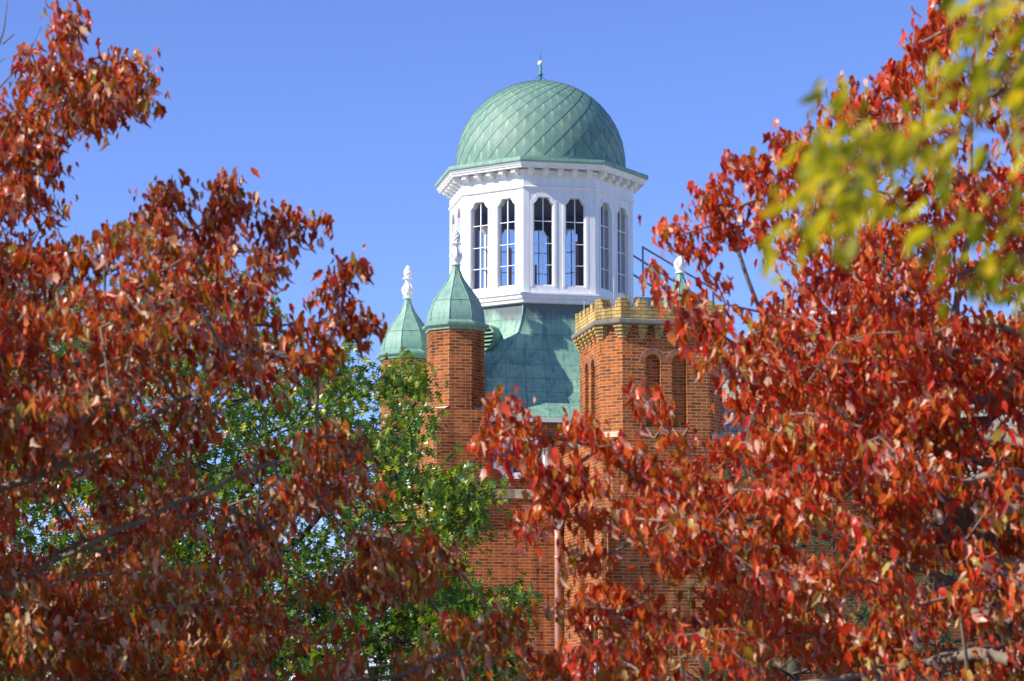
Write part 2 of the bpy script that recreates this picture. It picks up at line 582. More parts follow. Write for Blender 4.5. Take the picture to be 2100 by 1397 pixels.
def wall_face(mb, P0, P1, z0, z1, centres, levels, depth, mi=0, back=None, reveal=None):
    """vertical wall from P0 to P1 (seen from outside left to right) with equal openings; levels = [(z, half width)...] bottom to top"""
    P0, P1 = np.array(P0, float), np.array(P1, float)
    L = np.linalg.norm(P1 - P0)
    t = (P1 - P0) / L
    n = np.array([t[1], -t[0]])                     # outward
    def pt(s, z, d=0.0):
        q = P0 + t * s - n * d
        return (q[0], q[1], z)
    def quad(sa, sb, za, sc, sd, zc):
        mb.face([pt(sa, za), pt(sb, za), pt(sd, zc), pt(sc, zc)], mi)
    rmi = mi if reveal is None else reveal
    if not levels or not centres:
        quad(0, L, z0, 0, L, z1)
        return pt
    zb, zt = levels[0][0], levels[-1][0]
    quad(0, L, z0, 0, L, zb)
    quad(0, L, zt, 0, L, z1)
    for (za, wa), (zc, wc) in zip(levels[:-1], levels[1:]):
        ea, ec = 0.0, 0.0
        for c in centres:
            quad(ea, c - wa, za, ec, c - wc, zc)
            ea, ec = c + wa, c + wc
        quad(ea, L, za, ec, L, zc)
    for c in centres:
        for (za, wa), (zc, wc) in zip(levels[:-1], levels[1:]):
            mb.face([pt(c - wa, za), pt(c - wa, za, depth), pt(c - wc, zc, depth), pt(c - wc, zc)], rmi)
            mb.face([pt(c + wa, za, depth), pt(c + wa, za), pt(c + wc, zc), pt(c + wc, zc, depth)], rmi)
            if back is not None:
                mb.face([pt(c - wa, za, depth), pt(c + wa, za, depth), pt(c + wc, zc, depth), pt(c - wc, zc, depth)], back)
        w, wt = levels[0][1], levels[-1][1]
        mb.face([pt(c - w, zb), pt(c + w, zb), pt(c + w, zb, depth), pt(c - w, zb, depth)], rmi)
        if wt > 1e-4:
            mb.face([pt(c - wt, zt, depth), pt(c + wt, zt, depth), pt(c + wt, zt), pt(c - wt, zt)], rmi)
    return pt

# ------------------------------------------------------------------ ground
mb = MB()
mb.face([(-1500, -300, 0), (1500, -300, 0), (1500, 3000, 0), (-1500, 3000, 0)])
tag(mb.build("ground", M['ground']), kind='structure')
mb = MB()                                    # unseen pale sheet added to bounce light up onto the hall
mb.face([(-45, 33, 0.004), (60, 33, 0.004), (60, 120, 0.004), (-45, 120, 0.004)])
tag(mb.build("bounce_ground", M['bounce_pale']), kind='structure')

# ------------------------------------------------------------------ the hall
hall = empty("college_hall", B, PHI)
tag(hall, "red brick hall with a white lantern under a green copper dome, onion turrets and battlements", "building")

LR = 1.915                                   # lantern circumradius
AP = LR * math.cos(math.radians(22.5))
z_lb = zat(620, -0.7, -1.85)                 # bottom of base moulding
z_ls = zat(598, -0.7, -1.8)                  # top of base moulding
z_wb = zat(587.5, 0, -AP)
z_sh = zat(420, 0, -AP)
z_wt = zat(405.5, 0, -AP)
z_fr = zat(386, 0, -AP)
z_bt = zat(346, 0, -AP - 0.15)
z_so = z_bt + 0.02
CR = 2.215                                   # cornice circumradius
z_c0 = zat(345.5, 0, -CR * 0.924)
z_c1 = zat(333.5, 0, -CR * 0.924)
z_c2 = zat(326, 0, -CR * 0.924)

hw = 0.203
zd_ = z_wt - z_sh
lv = [(z_wb, hw)] + [(z_sh + zd_ * f, hw * g) for f, g in ((0, 1), (0.12, 0.88), (0.3, 0.76), (0.5, 0.66), (0.72, 0.60), (0.86, 0.54), (1.0, 0.44))]
lt = [(z_wb - 0.02, 0.262), (z_sh + 0.075, 0.262), (z_sh + 0.082, 0.225), (z_sh + 0.115, 0.185), (z_sh + 0.15, 0.172), (z_wt + 0.03, 0.165), (z_wt + 0.06, 0.15), (z_wt + 0.085, 0.125)]

ring = octo(LR)
# order faces: from corner k to k+1 counter-clockwise; outward on the right of travel
lan = MB()
face_pts = []
for k in range(8):
    A_, B_ = ring[k], ring[(k + 1) % 8]
    L = math.dist(A_, B_)
    cs = [L / 2 - 0.325, L / 2 + 0.325]
    pt = wall_face(lan, A_, B_, z_ls - 0.05, z_bt + 0.05, cs, lv, 0.14, 0)
    face_pts.append((pt, L, cs))
    for c in cs:                             # raised moulding round each opening
        inn = [(c - w - 0.012, z) for z, w in lv] + [(c + w + 0.012, z) for z, w in reversed(lv)]
        out = [(c - w, z) for z, w in lt] + [(c + w, z) for z, w in reversed(lt)]
        for i in range(len(inn) - 1):
            a, b, d, e = inn[i], inn[i + 1], out[i + 1], out[i]
            lan.face([pt(e[0], e[1], -0.012), pt(a[0], a[1], -0.012), pt(b[0], b[1], -0.012), pt(d[0], d[1], -0.012)])
            lan.face([pt(e[0], e[1], 0.0), pt(e[0], e[1], -0.012), pt(d[0], d[1], -0.012), pt(d[0], d[1], 0.0)])
            lan.face([pt(a[0], a[1], -0.012), pt(a[0], a[1], 0.0), pt(b[0], b[1], 0.0), pt(b[0], b[1], -0.012)])
    # corner pilaster strips and the flat strip between the openings, panel sill
    for s in (0.06, L - 0.06):
        lan.face([pt(s - 0.058, z_ls, -0.008), pt(s + 0.058, z_ls, -0.008), pt(s + 0.058, z_fr - 0.03, -0.008), pt(s - 0.058, z_fr - 0.03, -0.008)])
        for e, sg in ((s - 0.058, 1), (s + 0.058, -1)):
            q = [pt(e, z_ls, 0), pt(e, z_ls, -0.008), pt(e, z_fr - 0.03, -0.008), pt(e, z_fr - 0.03, 0)]
            lan.face(q if sg > 0 else q[::-1])
inner = octo(LR - 0.155)
for k in range(8):                           # boarded inner face
    A_, B_ = inner[(k + 1) % 8], inner[k]
    L = math.dist(A_, B_)
    wall_face(lan, A_, B_, z_ls - 0.05, z_bt + 0.05, [L / 2 - 0.325, L / 2 + 0.325], lv, 0.002, 1)
lan.prism(octo(LR - 0.16), z_ls - 0.06, z_ls - 0.02, 1)
lan.prism(octo(LR - 0.16), z_fr + 0.05, z_fr + 0.09, 1)
lantern = lan.build("lantern", [M['white'], M['darkwood_and_backlit']], hall)

mo = MB()                                    # base moulding
k = 1 / math.cos(math.radians(22.5))
mo.rings([[(p[0], p[1], z) for p in octo(a * k)] for a, z in
          ((AP + 0.03, z_lb), (AP + 0.055, z_lb + 0.012), (AP + 0.055, z_lb + 0.07), (AP + 0.085, z_lb + 0.085), (AP + 0.085, z_ls - 0.075), (AP + 0.115, z_ls - 0.055), (AP + 0.115, z_ls - 0.02), (AP + 0.002, z_ls + 0.005))], cap=(True, False))
mo.build("base_moulding", M['white'], lantern)
fr = MB()
fr.rings([[(p[0], p[1], z) for p in octo(a * k)] for a, z in
          ((AP + 0.003, z_fr - 0.03), (AP + 0.03, z_fr - 0.02), (AP + 0.04, z_fr), (AP + 0.04, z_fr + 0.012), (AP + 0.012, z_fr + 0.03), (AP + 0.012, z_bt - 0.07), (AP + 0.03, z_bt - 0.05), (AP + 0.03, z_bt - 0.01))], cap=(False, False))
fr.build("frieze", M['white'], lantern)
for kf in range(8):                          # wooden posts inside the corners, joists
    p = octo(LR - 0.30)[kf]
    pm = MB()
    pm.box((p[0], p[1], (z_ls + z_fr) / 2), (0.10, 0.10, z_fr - z_ls), math.radians(22.5 + 45 * kf))
    pm.build("interior_post", M['wood'], lantern)
for x_, y_, h_, w_ in ((-0.44, -0.9, 0.72, 0.035), (-0.30, -0.9, 0.72, 0.035), (uz(1183, 560, -1.5)[0], -1.5, 1.1, 0.06), (uz(1134, 560, -1.5)[0], -1.5, 1.2, 0.03), (-1.1, -0.75, 1.3, 0.07), (-0.85, -1.05, 1.0, 0.04)):
    st = MB()                                # timber uprights standing inside
    st.box((x_, y_, z_ls + h_ / 2), (w_, 0.05, h_))
    st.build("timber_upright", M['wood'], lantern)

for kf in range(8):                          # sixteen windows
    pt, L, cs = face_pts[kf]
    for c in cs:
        w = MB()
        def bar(s0, s1, za, zb, d=0.045, th=0.03):
            w.face([pt(s0, za, d), pt(s1, za, d), pt(s1, zb, d), pt(s0, zb, d)])
            w.face([pt(s1, za, d + th), pt(s0, za, d + th), pt(s0, zb, d + th), pt(s1, zb, d + th)], 1)  # inner face coloured dark, backlit shade put into the colour
            w.face([pt(s0, za, d + th), pt(s0, za, d), pt(s0, zb, d), pt(s0, zb, d + th)])
            w.face([pt(s1, za, d), pt(s1, za, d + th), pt(s1, zb, d + th), pt(s1, zb, d)])
            w.face([pt(s0, za, d + th), pt(s1, za, d + th), pt(s1, za, d), pt(s0, za, d)])
            w.face([pt(s0, zb, d), pt(s1, zb, d), pt(s1, zb, d + th), pt(s0, zb, d + th)])
        bar(c - 0.009, c + 0.009, z_wb + 0.02, z_wt)
        for py in (454, 499.5, 543.5):
            z = zat(py, 0, -AP)
            bar(c - hw, c + hw, z - 0.0075, z + 0.0075, 0.042)
        bar(c - hw + 0.001, c - hw + 0.022, z_wb + 0.03, z_sh, 0.038)
        bar(c + hw - 0.022, c + hw - 0.001, z_wb + 0.03, z_sh, 0.038)
        bar(c - hw + 0.001, c + hw - 0.001, z_wb + 0.002, z_wb + 0.035, 0.035)
        wo = w.build("window", [M['white'], M['darkwood_and_backlit']], hall)
        g = MB()
        g.face([pt(c - w_, z, 0.06) for z, w_ in lv] + [pt(c + w_, z, 0.06) for z, w_ in reversed(lv)])
        g.build("pane", M['glass'], wo)

co = MB()                                    # cornice
co.rings([[(p[0], p[1], z) for p in octo(r)] for r, z in
          ((LR + 0.01, z_bt + 0.015), (CR - 0.06, z_bt + 0.02), (CR - 0.055, z_c0 + 0.01), (CR - 0.055, z_c0 + 0.045), (CR - 0.035, z_c0 + 0.05), (CR - 0.02, z_c1 - 0.04), (CR, z_c1 - 0.025), (CR, z_c1))], cap=(False, True))
cornice = co.build("cornice", M['white'], hall)
BH = z_bt - zat(361, 0, -AP - 0.1)
for kf in range(8):
    a, b = octo(LR)[kf], octo(LR)[(kf + 1) % 8]
    A_, B_ = np.array(a), np.array(b)
    L = np.linalg.norm(B_ - A_)
    t = (B_ - A_) / L
    n = np.array([t[1], -t[0]])
    for i in range(5):
        c = A_ + t * L * (0.5 + (i - 2) * 0.203)
        br = MB()
        def bp(s, d, z):
            q = c + t * s + n * d
            return (q[0], q[1], z)
        prof = [(0.0, z_bt + 0.018), (0.0, z_bt - BH), (0.06, z_bt - BH), (0.085, z_bt - BH * 0.75), (0.115, z_bt - BH * 0.62), (0.15, z_bt - BH * 0.66), (0.175, z_bt - BH * 0.60), (0.175, z_bt + 0.018)]
        h = 0.052
        br.face([bp(-h, d, z) for d, z in prof])
        br.face([bp(h, d, z) for d, z in reversed(prof)])
        for (d0, z0), (d1, z1) in zip(prof, prof[1:] + prof[:1]):
            br.face([bp(-h, d0, z0), bp(h, d0, z0), bp(h, d1, z1), bp(-h, d1, z1)])
        br.build("bracket", M['white'], cornice)

# ---- dome
DR = 1.755
z_dc = zat(340, 0, 0)
fl = MB()                                    # copper skirt from cornice edge to dome foot
fl.rings([[(p[0], p[1], z) for p in octo(r)] for r, z in
          ((CR + 0.03, z_c1 + 0.004), (CR + 0.035, z_c1 + 0.03), (CR + 0.03, z_c2 + 0.01), (CR - 0.02, z_c2 + 0.02), (DR + 0.06, z_dc - 0.22), (DR - 0.1, z_dc - 0.2))], cap=(True, True))
dm = MB()
ND = 28
dm_rnd = []
dl = 2 * math.pi / ND
dq = dl * 1.06 / 2                           # half shingle in isometric latitude
def iso(q):
    return math.asin(math.tanh(q))
def dpt(lam, q, dr=0.0):
    r = DR + dr
    if q < 0:                                # short upright drum below the hemisphere
        return (r * math.cos(lam), r * math.sin(lam), z_dc + DR * q)
    f = iso(q)
    return (r * math.cos(f) * math.cos(lam), r * math.cos(f) * math.sin(lam), z_dc + r * math.sin(f))
rnd = random.Random(5)
q0 = 0.016 - dq
row = -1
QB = -0.112
while iso(q0 + dq * (row + 1)) < math.radians(80):
    qc = q0 + dq * (row + 1)                      # centre latitude of this row
    for j in range(ND):
        lam = dl * (j + 0.5 * (row % 2)) + math.radians(2.5)
        tip = dpt(lam, max(qc - dq, QB), 0.011)
        lo_r, lo_l = dpt(lam + dl / 2, qc, 0.004), dpt(lam - dl / 2, qc, 0.004)
        top = dpt(lam, qc + dq, -0.003)
        mid = dpt(lam, max(qc, QB), 0.0015)
        rv = rnd.random()
        tris = [((tip, (0, 0)), (lo_r, (1, .5)), (mid, (0, .5))), ((lo_r, (1, .5)), (top, (0, 1)), (mid, (0, .5))),
                ((top, (0, 1)), (lo_l, (-1, .5)), (mid, (0, .5))), ((lo_l, (-1, .5)), (tip, (0, 0)), (mid, (0, .5)))]
        for tr in tris:
            dm.face([p for p, _ in tr], 0, [u for _, u in tr])
            dm_rnd.append(rv)
        for a, b, la in ((lo_l, tip, -1), (tip, lo_r, 1)):   # turned-under lower edge
            a2 = tuple(np.array(a) - 0.022 * (np.array(a) - (0, 0, z_dc)) / DR)
            b2 = tuple(np.array(b) - 0.022 * (np.array(b) - (0, 0, z_dc)) / DR)
            dm.face([a, a2, b2, b], 0, [(1, .3)] * 4)
            dm_rnd.append(0.0)
    row += 1
prof = [(DR * math.cos(f), z_dc + DR * math.sin(f) + 0.004) for f in [math.radians(x) for x in (79, 82, 85, 88)]] + [(0.02, z_dc + DR + 0.012)]
nf = len(dm.f)
dm.lathe(prof, n=28, smooth=False)
dm.lathe([(DR + 0.02, z_dc - 0.27), (DR + 0.02, z_dc - 0.185), (DR + 0.006, z_dc - 0.18)], n=56, smooth=False)
dm_rnd += [0.4] * (len(dm.f) - nf)
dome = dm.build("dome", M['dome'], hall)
a_ = dome.data.attributes.new("rnd", 'FLOAT', 'FACE')
a_.data.foreach_set("value", dm_rnd)
fl.build("roof_skirt", M['copper'], dome)
zt = z_dc + DR
ro = MB()
zb_ = zat(130, 0, 0)
ro.tube([(0, 0, zt - 0.02), (0, 0, zb_)], 0.028, 8, 0)
ro.lathe([(0.045, zb_ - 0.26), (0.05, zb_ - 0.25), (0.05, zb_ - 0.22), (0.045, zb_ - 0.21)], n=10)
ro.tube([(0, 0, zb_), (0, 0, zat(91, 0, 0))], 0.014, 6, 0, 0.005)
for j in range(5):
    a = 2 * math.pi * j / 5 + 0.4
    ro.tube([(0.24 * math.cos(a), 0.24 * math.sin(a), zt - 0.01), (0.015 * math.cos(a), 0.015 * math.sin(a), zt + 0.17)], 0.006, 4)
rod = ro.build("lightning_rod", M['verdigris'], dome)
bl = MB()
bl.lathe([(0.058 * math.sin(math.pi * i / 10) + 0.001, zb_ - 0.058 * math.cos(math.pi * i / 10)) for i in range(11)], n=14)
bl.build("rod_ball", M['white'], dome)

# ---- concave copper roof between lantern and square tower
A1 = 2.68
z_gt = zat(857, -1.0, -A1)
NT = 14
rf = MB()
def roof_ring(t):
    s = t ** 2.0
    a = (AP - 0.03) + (A1 - AP + 0.03) * s
    c = LR * math.sin(math.radians(22.5)) + (A1 - LR * math.sin(math.radians(22.5))) * s ** 0.95
    c = min(c, a - 0.002)
    z = z_lb + 0.02 + (z_gt - z_lb - 0.02) * (t ** 0.92)
    return a, c, z
vacc, lastp = 0.0, None
RR = []
for i in range(NT + 1):
    a, c, z = roof_ring(i / NT)
    if lastp is not None:
        vacc += math.hypot(a - lastp[0], z - lastp[1])
    lastp = (a, z)
    RR.append((a, c, z, vacc))
for (a0, c0, zz0, v0), (a1, c1, zz1, v1) in zip(RR[:-1], RR[1:]):
    for q in range(4):
        cr, sr = math.cos(q * math.pi / 2), math.sin(q * math.pi / 2)
        R = lambda x, y, z: (x * cr - y * sr, x * sr + y * cr, z)
        f0, f1 = 1 + 0.16 * (v0 / vacc) ** 2, 1 + 0.16 * (v1 / vacc) ** 2
        rf.face([R(-c1, -a1, zz1), R(c1, -a1, zz1), R(c0, -a0, zz0), R(-c0, -a0, zz0)], 0,
                [(-c1 / f1 + 9.22, v1), (c1 / f1 + 9.22, v1), (c0 / f0 + 9.22, v0), (-c0 / f0 + 9.22, v0)])
        d0, d1 = (a0 - c0) * 0.7071, (a1 - c1) * 0.7071
        rf.face([R(-a1, -c1, zz1), R(-c1, -a1, zz1), R(-c0, -a0, zz0), R(-a0, -c0, zz0)], 0,
                [(-d1 + 9.05, v1), (d1 + 9.05, v1), (d0 + 9.05, v0), (-d0 + 9.05, v0)])
for q in range(4):                           # rolled hips
    for sgn in (-1, 1):
        pts = []
        for a, c, z, v in RR:
            x, y = sgn * c, -a
            cr, sr = math.cos(q * math.pi / 2), math.sin(q * math.pi / 2)
            pts.append((x * cr - y * sr, x * sr + y * cr, z + 0.004))
        rf.tube(pts[:-1], 0.014, 5)
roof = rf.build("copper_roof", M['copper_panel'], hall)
gu = MB()
for q in range(4):
    rz = q * math.pi / 2
    x, y = 0.0, -A1 - 0.03
    cr, sr = math.cos(rz), math.sin(rz)
    gu.box((x * cr - y * sr, x * sr + y * cr, z_gt - 0.035), (2 * A1 - 0.3, 0.10, 0.085), rz)
gu.build("gutter", M['gutter'], roof)
# round louvred vents on the diagonal faces
for q in range(4):
    i = 5
    a, c, z, v = RR[i]
    zc = zat(691, -1.6, -1.6)
    for (a, c, z, v) in RR:
        if z < zc:
            break
    dd = (a + c) / 2 * math.sqrt(2)          # distance of the diagonal face from the axis
    ang = math.radians(225) + q * math.pi / 2
    n = np.array([math.cos(ang), math.sin(ang), 0.0])
    t = np.array([-n[1], n[0], 0.0])
    vr, Rv = 0.275, []
    vent = MB()
    def vp(r, th, d):
        return tuple(n * d + t * (r * math.cos(th)) + np.array([0, 0, zc + r * math.sin(th)]))
    N = 24
    for ra, da, rb, db, mi in ((vr, dd - 0.35, vr, dd + 0.17, 0), (vr, dd + 0.17, vr - 0.045, dd + 0.17, 0), (vr - 0.045, dd + 0.17, vr - 0.045, dd - 0.2, 0)):
        for j in range(N):
            t0, t1 = 2 * math.pi * j / N, 2 * math.pi * (j + 1) / N
            vent.face([vp(ra, t0, da), vp(ra, t1, da), vp(rb, t1, db), vp(rb, t0, db)], mi)
    vent.face([vp(vr - 0.03, 2 * math.pi * j / N, dd + 0.03) for j in range(N)], 1)
    for j in range(6):
        h0 = -0.2 + j * 0.08
        w = math.sqrt(max(0.001, (vr - 0.045) ** 2 - h0 ** 2)) - 0.004
        p = lambda s, d, z: tuple(n * d + t * s + np.array([0, 0, zc + z]))
        vent.face([p(-w, dd + 0.15, h0 - 0.022), p(w, dd + 0.15, h0 - 0.022), p(w, dd + 0.085, h0 + 0.024), p(-w, dd + 0.085, h0 + 0.024)], 0)
        vent.face([p(-w, dd + 0.15, h0 - 0.022), p(w, dd + 0.15, h0 - 0.022), p(w, dd + 0.15, h0 - 0.034), p(-w, dd + 0.15, h0 - 0.034)], 0)
    vent.build("round_vent", [M['louver'], M['dark']], roof)

# ---- turrets
TA = 2.22
def turret():
    Zt = zat(653, -TA, -TA - 0.62)         # foot of the onion roof
    z_sq = zat(836, -TA, -TA - 0.6)          # octagon rises from the square block
    z_b1 = zat(999, -TA, -TA - 0.6)
    z_b0 = zat(1019, -TA, -TA - 0.6)
    z_co = zat(1046, -TA, -TA - 0.4)
    s = MB()
    s.prism(octo(0.572), z_sq - 0.06, Zt - 0.1)
    blk = chamfer(0.60, 0.135)
    s.prism(blk, z_b1, z_sq - 0.02)
    sh = s.build("turret", M['brick'], hall)
    d = MB()
    prof = [(0.575, Zt - 0.19), (0.60, Zt - 0.185), (0.60, Zt - 0.135), (0.64, Zt - 0.115), (0.665, Zt - 0.105), (0.668, Zt - 0.065), (0.60, Zt - 0.025), (0.572, Zt), (0.569, Zt + 0.07), (0.558, Zt + 0.15), (0.542, Zt + 0.22), (0.517, Zt + 0.30), (0.467, Zt + 0.42), (0.418, Zt + 0.50), (0.360, Zt + 0.58), (0.300, Zt + 0.66), (0.236, Zt + 0.75), (0.174, Zt + 0.84), (0.124, Zt + 0.93), (0.092, Zt + 1.02), (0.079, Zt + 1.09), (0.074, Zt + 1.14)]
    d.rings([[(p[0], p[1], z) for p in octo(r)] for r, z in prof])
    for kk in range(8):
        a = math.radians(22.5 + 45 * kk)
        d.tube([(r * math.cos(a), r * math.sin(a), z) for r, z in prof[7:-2]], 0.009, 5)
    d.rings([[(p[0], p[1], z) for p in octo(r)] for r, z in ((0.480, Zt + 0.40), (0.484, Zt + 0.405), (0.462, Zt + 0.43))], cap=(False, False))
    d.build("turret_dome", M['copper'], sh)
    f = MB()
    zf = Zt + 1.135
    f.lathe([(0.085, zf), (0.095, zf + 0.012), (0.095, zf + 0.03), (0.07, zf + 0.045), (0.075, zf + 0.06), (0.108, zf + 0.10), (0.118, zf + 0.15), (0.108, zf + 0.21), (0.082, zf + 0.27), (0.055, zf + 0.32), (0.044, zf + 0.355), (0.06, zf + 0.375), (0.088, zf + 0.39), (0.096, zf + 0.405), (0.07, zf + 0.415), (0.05, zf + 0.43)], n=16)
    pr = []
    for i in range(9):
        x = i / 8
        pr.append((0.078 * math.sin(math.pi * (0.22 + 0.76 * x)) + 0.003, zf + 0.42 + 0.245 * x))
    N = 16
    rs = []
    for i, (r, z) in enumerate(pr):          # pineapple: scales spiral round it
        rs.append([((r + 0.006 * (((k + i) % 2) * 2 - 1) * (1 if 0 < i < 8 else 0)) * math.cos(2 * math.pi * k / N), (r + 0.006 * (((k + i) % 2) * 2 - 1) * (1 if 0 < i < 8 else 0)) * math.sin(2 * math.pi * k / N), z) for k in range(N)])
    f.rings(rs, 0, False)
    for j in range(8):                       # leaves on the urn
        a = 2 * math.pi * j / 8
        f.tube([(0.119 * math.cos(a), 0.119 * math.sin(a), zf + 0.15), (0.104 * math.cos(a), 0.104 * math.sin(a), zf + 0.23), (0.062 * math.cos(a), 0.062 * math.sin(a), zf + 0.31)], 0.014, 5, 0, 0.006)
        f.lathe([(0.001, zf + 0.385), (0.018, zf + 0.392), (0.018, zf + 0.41), (0.001, zf + 0.417)], (0.088 * math.cos(a), 0.088 * math.sin(a)), 6)
    f.v = [(x * 1.06, y * 1.06, zf + (z - zf) * 1.09) for x, y, z in f.v]
    f.build("finial", M['white'], sh)
    b = MB()
    big = chamfer(0.62, 0.14)
    b.prism(big, z_b0, z_b1)
    rr = []
    for zz, hh in ((z_co, 0.40), (z_co + 0.03, 0.46), (z_co + 0.10, 0.50), (z_co + 0.13, 0.56), (z_b0 - 0.002, 0.59)):
        rr.append([(p[0], p[1], zz) for p in chamfer(hh, hh * 0.225)])
    b.rings(rr)
    b.build("stone_corbel", M['stone'], sh)
    for sx, sy in ((-1, -1), (1, -1), (1, 1), (-1, 1)):   # broach stones where the square turns to an octagon
        w = MB()
        c1, c2 = (sx * 0.60, sy * 0.465), (sx * 0.465, sy * 0.60)
        o1, o2 = (sx * 0.572 * 0.924, sy * 0.572 * 0.383), (sx * 0.572 * 0.383, sy * 0.572 * 0.924)
        zl, zh = z_sq - 0.14, z_sq + 0.035
        g = 0.006
        P = [(c1[0] + sx * g, c1[1] + sy * g, zl), (c2[0] + sx * g, c2[1] + sy * g, zl), (sx * 0.31, sy * 0.60, zh - 0.04), (o2[0] + sx * g, o2[1] + sy * g, zh), (o1[0] + sx * g, o1[1] + sy * g, zh), (sx * 0.60, sy * 0.31, zh - 0.04)]
        w.face([P[0], P[1], P[3], P[4]])
        w.face([P[1], (sx * 0.31, sy * 0.605, zh - 0.05), P[3]])
        w.face([P[0], P[4], (sx * 0.605, sy * 0.31, zh - 0.05)])
        w.face([P[1], (c2[0], c2[1] - sy * .1, zl), (sx * 0.3, sy * 0.5, zl)])
        w.face([P[0], P[1], (sx * 0.4, sy * 0.4, zl)])
        w.build("broach_stone", M['copper'] if (sx > 0 and sy < 0) else M['stone'], sh)
    return sh
t0 = turret()
t0.location = (uz(934.5, 650, -TA)[0], -TA, 0)
for x, y in ((uz(836, 600, TA - 0.35)[0], TA - 0.35), (uz(1395, 560, -TA)[0], -TA), (TA, TA)):
    c = copy_tree(t0, hall)
    c.location = (x, y, 0)

# ---- square tower walls with quatrefoil windows
WP = 2.66                                    # wall plane
wa = MB()
wa.prism([(-WP, -WP), (WP, -WP), (WP, WP), (-WP, WP)], 0, z_gt - 0.09)
wall = wa.build("tower_wall", M['brick'], hall)
fz = MB()
z_f1, z_f0 = z_gt - 0.078, zat(871, -1.0, -WP)
fz.prism([(-WP - .04, -WP - .04), (WP + .04, -WP - .04), (WP + .04, WP + .04), (-WP - .04, WP + .04)], z_f0, z_f1)
fz.build("eaves_board", M['darkwood_and_backlit'], wall)
sc_ = MB()
zs1, zs0 = zat(1003, -1.2, -WP), zat(1022, -1.2, -WP)
for q in range(4):
    rz = q * math.pi / 2
    y = -WP - 0.0
    cr, sr = math.cos(rz), math.sin(rz)
    sc_.box((-y * sr, y * cr, (zs0 + zs1) / 2), (2 * WP - 1.1, 0.06, zs1 - zs0), rz)
sc_.build("string_course", M['stone'], wall)
uq, zq = uz(1067, 940, -WP)
def quatrefoil(name, hwid, hhei, side):
    """window with scooped corners"""
    out = []
    r = 0.19
    def scoop(cx, cz, a0, a1):
        return [(cx + r * math.cos(a0 + (a1 - a0) * i / 6), cz + r * math.sin(a0 + (a1 - a0) * i / 6)) for i in range(7)]
    P = math.pi
    out += scoop(hwid, -hhei, P, P / 2) + scoop(hwid, hhei, -P / 2, -P) + scoop(-hwid, hhei, 0, -P / 2) + scoop(-hwid, -hhei, P / 2, 0)
    m = MB()
    def pos(x, z, d):
        return (uq + x, -WP - d, zq + z) if side == 0 else (-WP - d, -x, zq + z)
    def loop(scale, d):
        return [pos(x * scale[0], z * scale[1], d) for x, z in out]
    L0, L1 = loop((1, 1), 0.004), loop((1, 1), 0.07)
    L2, L3 = loop((0.86, 0.83), 0.07), loop((0.84, 0.81), 0.03)
    L4, L5 = loop((0.76, 0.70), 0.03), loop((0.75, 0.69), 0.012)
    m.rings([L0, L1, L2, L3, L4, L5], cap=(False, False))
    m.face(L5, 1)
    for x in (-0.17, 0.17):
        a, b, c, d = pos(x - .012, -hhei * .68, .03), pos(x + .012, -hhei * .68, .03), pos(x + .012, hhei * .68, .03), pos(x - .012, hhei * .68, .03)
        m.face([a, b, c, d])
    m.face([pos(-hwid * .72, -.012, .033), pos(hwid * .72, -.012, .033), pos(hwid * .72, .012, .033), pos(-hwid * .72, .012, .033)])
    m.build(name, [M['white'], M['darkglass']], wall)
    for sx in (-1, 1):                       # brick quarter arches below and above the scoops
        for sz in (-1, 1):
            vs = MB()
            for i in range(8):
                a0 = (math.pi / 2) * (i + 0.12) / 8
                a1 = (math.pi / 2) * (i + 0.88) / 8
                ri, ro_ = 0.02, r - 0.012
                q = [(ro_, a0), (ro_, a1), (ri + 0.055, a1), (ri + 0.055, a0)]
                f_ = [pos(sx * (hwid - rr * math.cos(aa)), sz * (hhei - rr * math.sin(aa)), 0.006) for rr, aa in q]
                vs.face(f_)
            vs.build("scoop_arch", M['arch'], wall)
hq = (uz(1122, 940, -WP)[0] - uz(1010, 940, -WP)[0]) / 2
quatrefoil("quatrefoil_window", hq, (zat(898, -0.5, -WP) - zat(983, -0.5, -WP)) / 2, 0)
quatrefoil("quatrefoil_window", hq, (zat(898, -0.5, -WP) - zat(983, -0.5, -WP)) / 2, 1)

# ---- downpipe in the corner
ud, _ = uz(1144, 1200, -WP - 0.09)
zd = zat(1075, ud, -WP)
dp = MB()
dp.tube([(ud, -WP - 0.09, 0.1), (ud, -WP - 0.09, zd - 0.35), (ud - 0.005, -WP - 0.09, zd - 0.1)], 0.062, 12)
for z in np.arange(0.8, zd - 0.3, 1.2):
    dp.lathe([(0.06, z), (0.07, z + 0.005), (0.07, z + 0.05), (0.06, z + 0.055)], (ud, -WP - 0.09), 12)
dpo = dp.build("downpipe", M['pinkmetal'], hall)
hd = MB()
hd.rings([[(ud + x * s, -WP - 0.09 + y * s, z) for x, y in ((-1, -1), (1, -1), (1, 1), (-1, 1))] for s, z in ((0.07, zd - 0.1), (0.075, zd - 0.02), (0.11, zd + 0.1), (0.11, zd + 0.2))])
hd.build("hopper_head", M['gutter'], dpo)

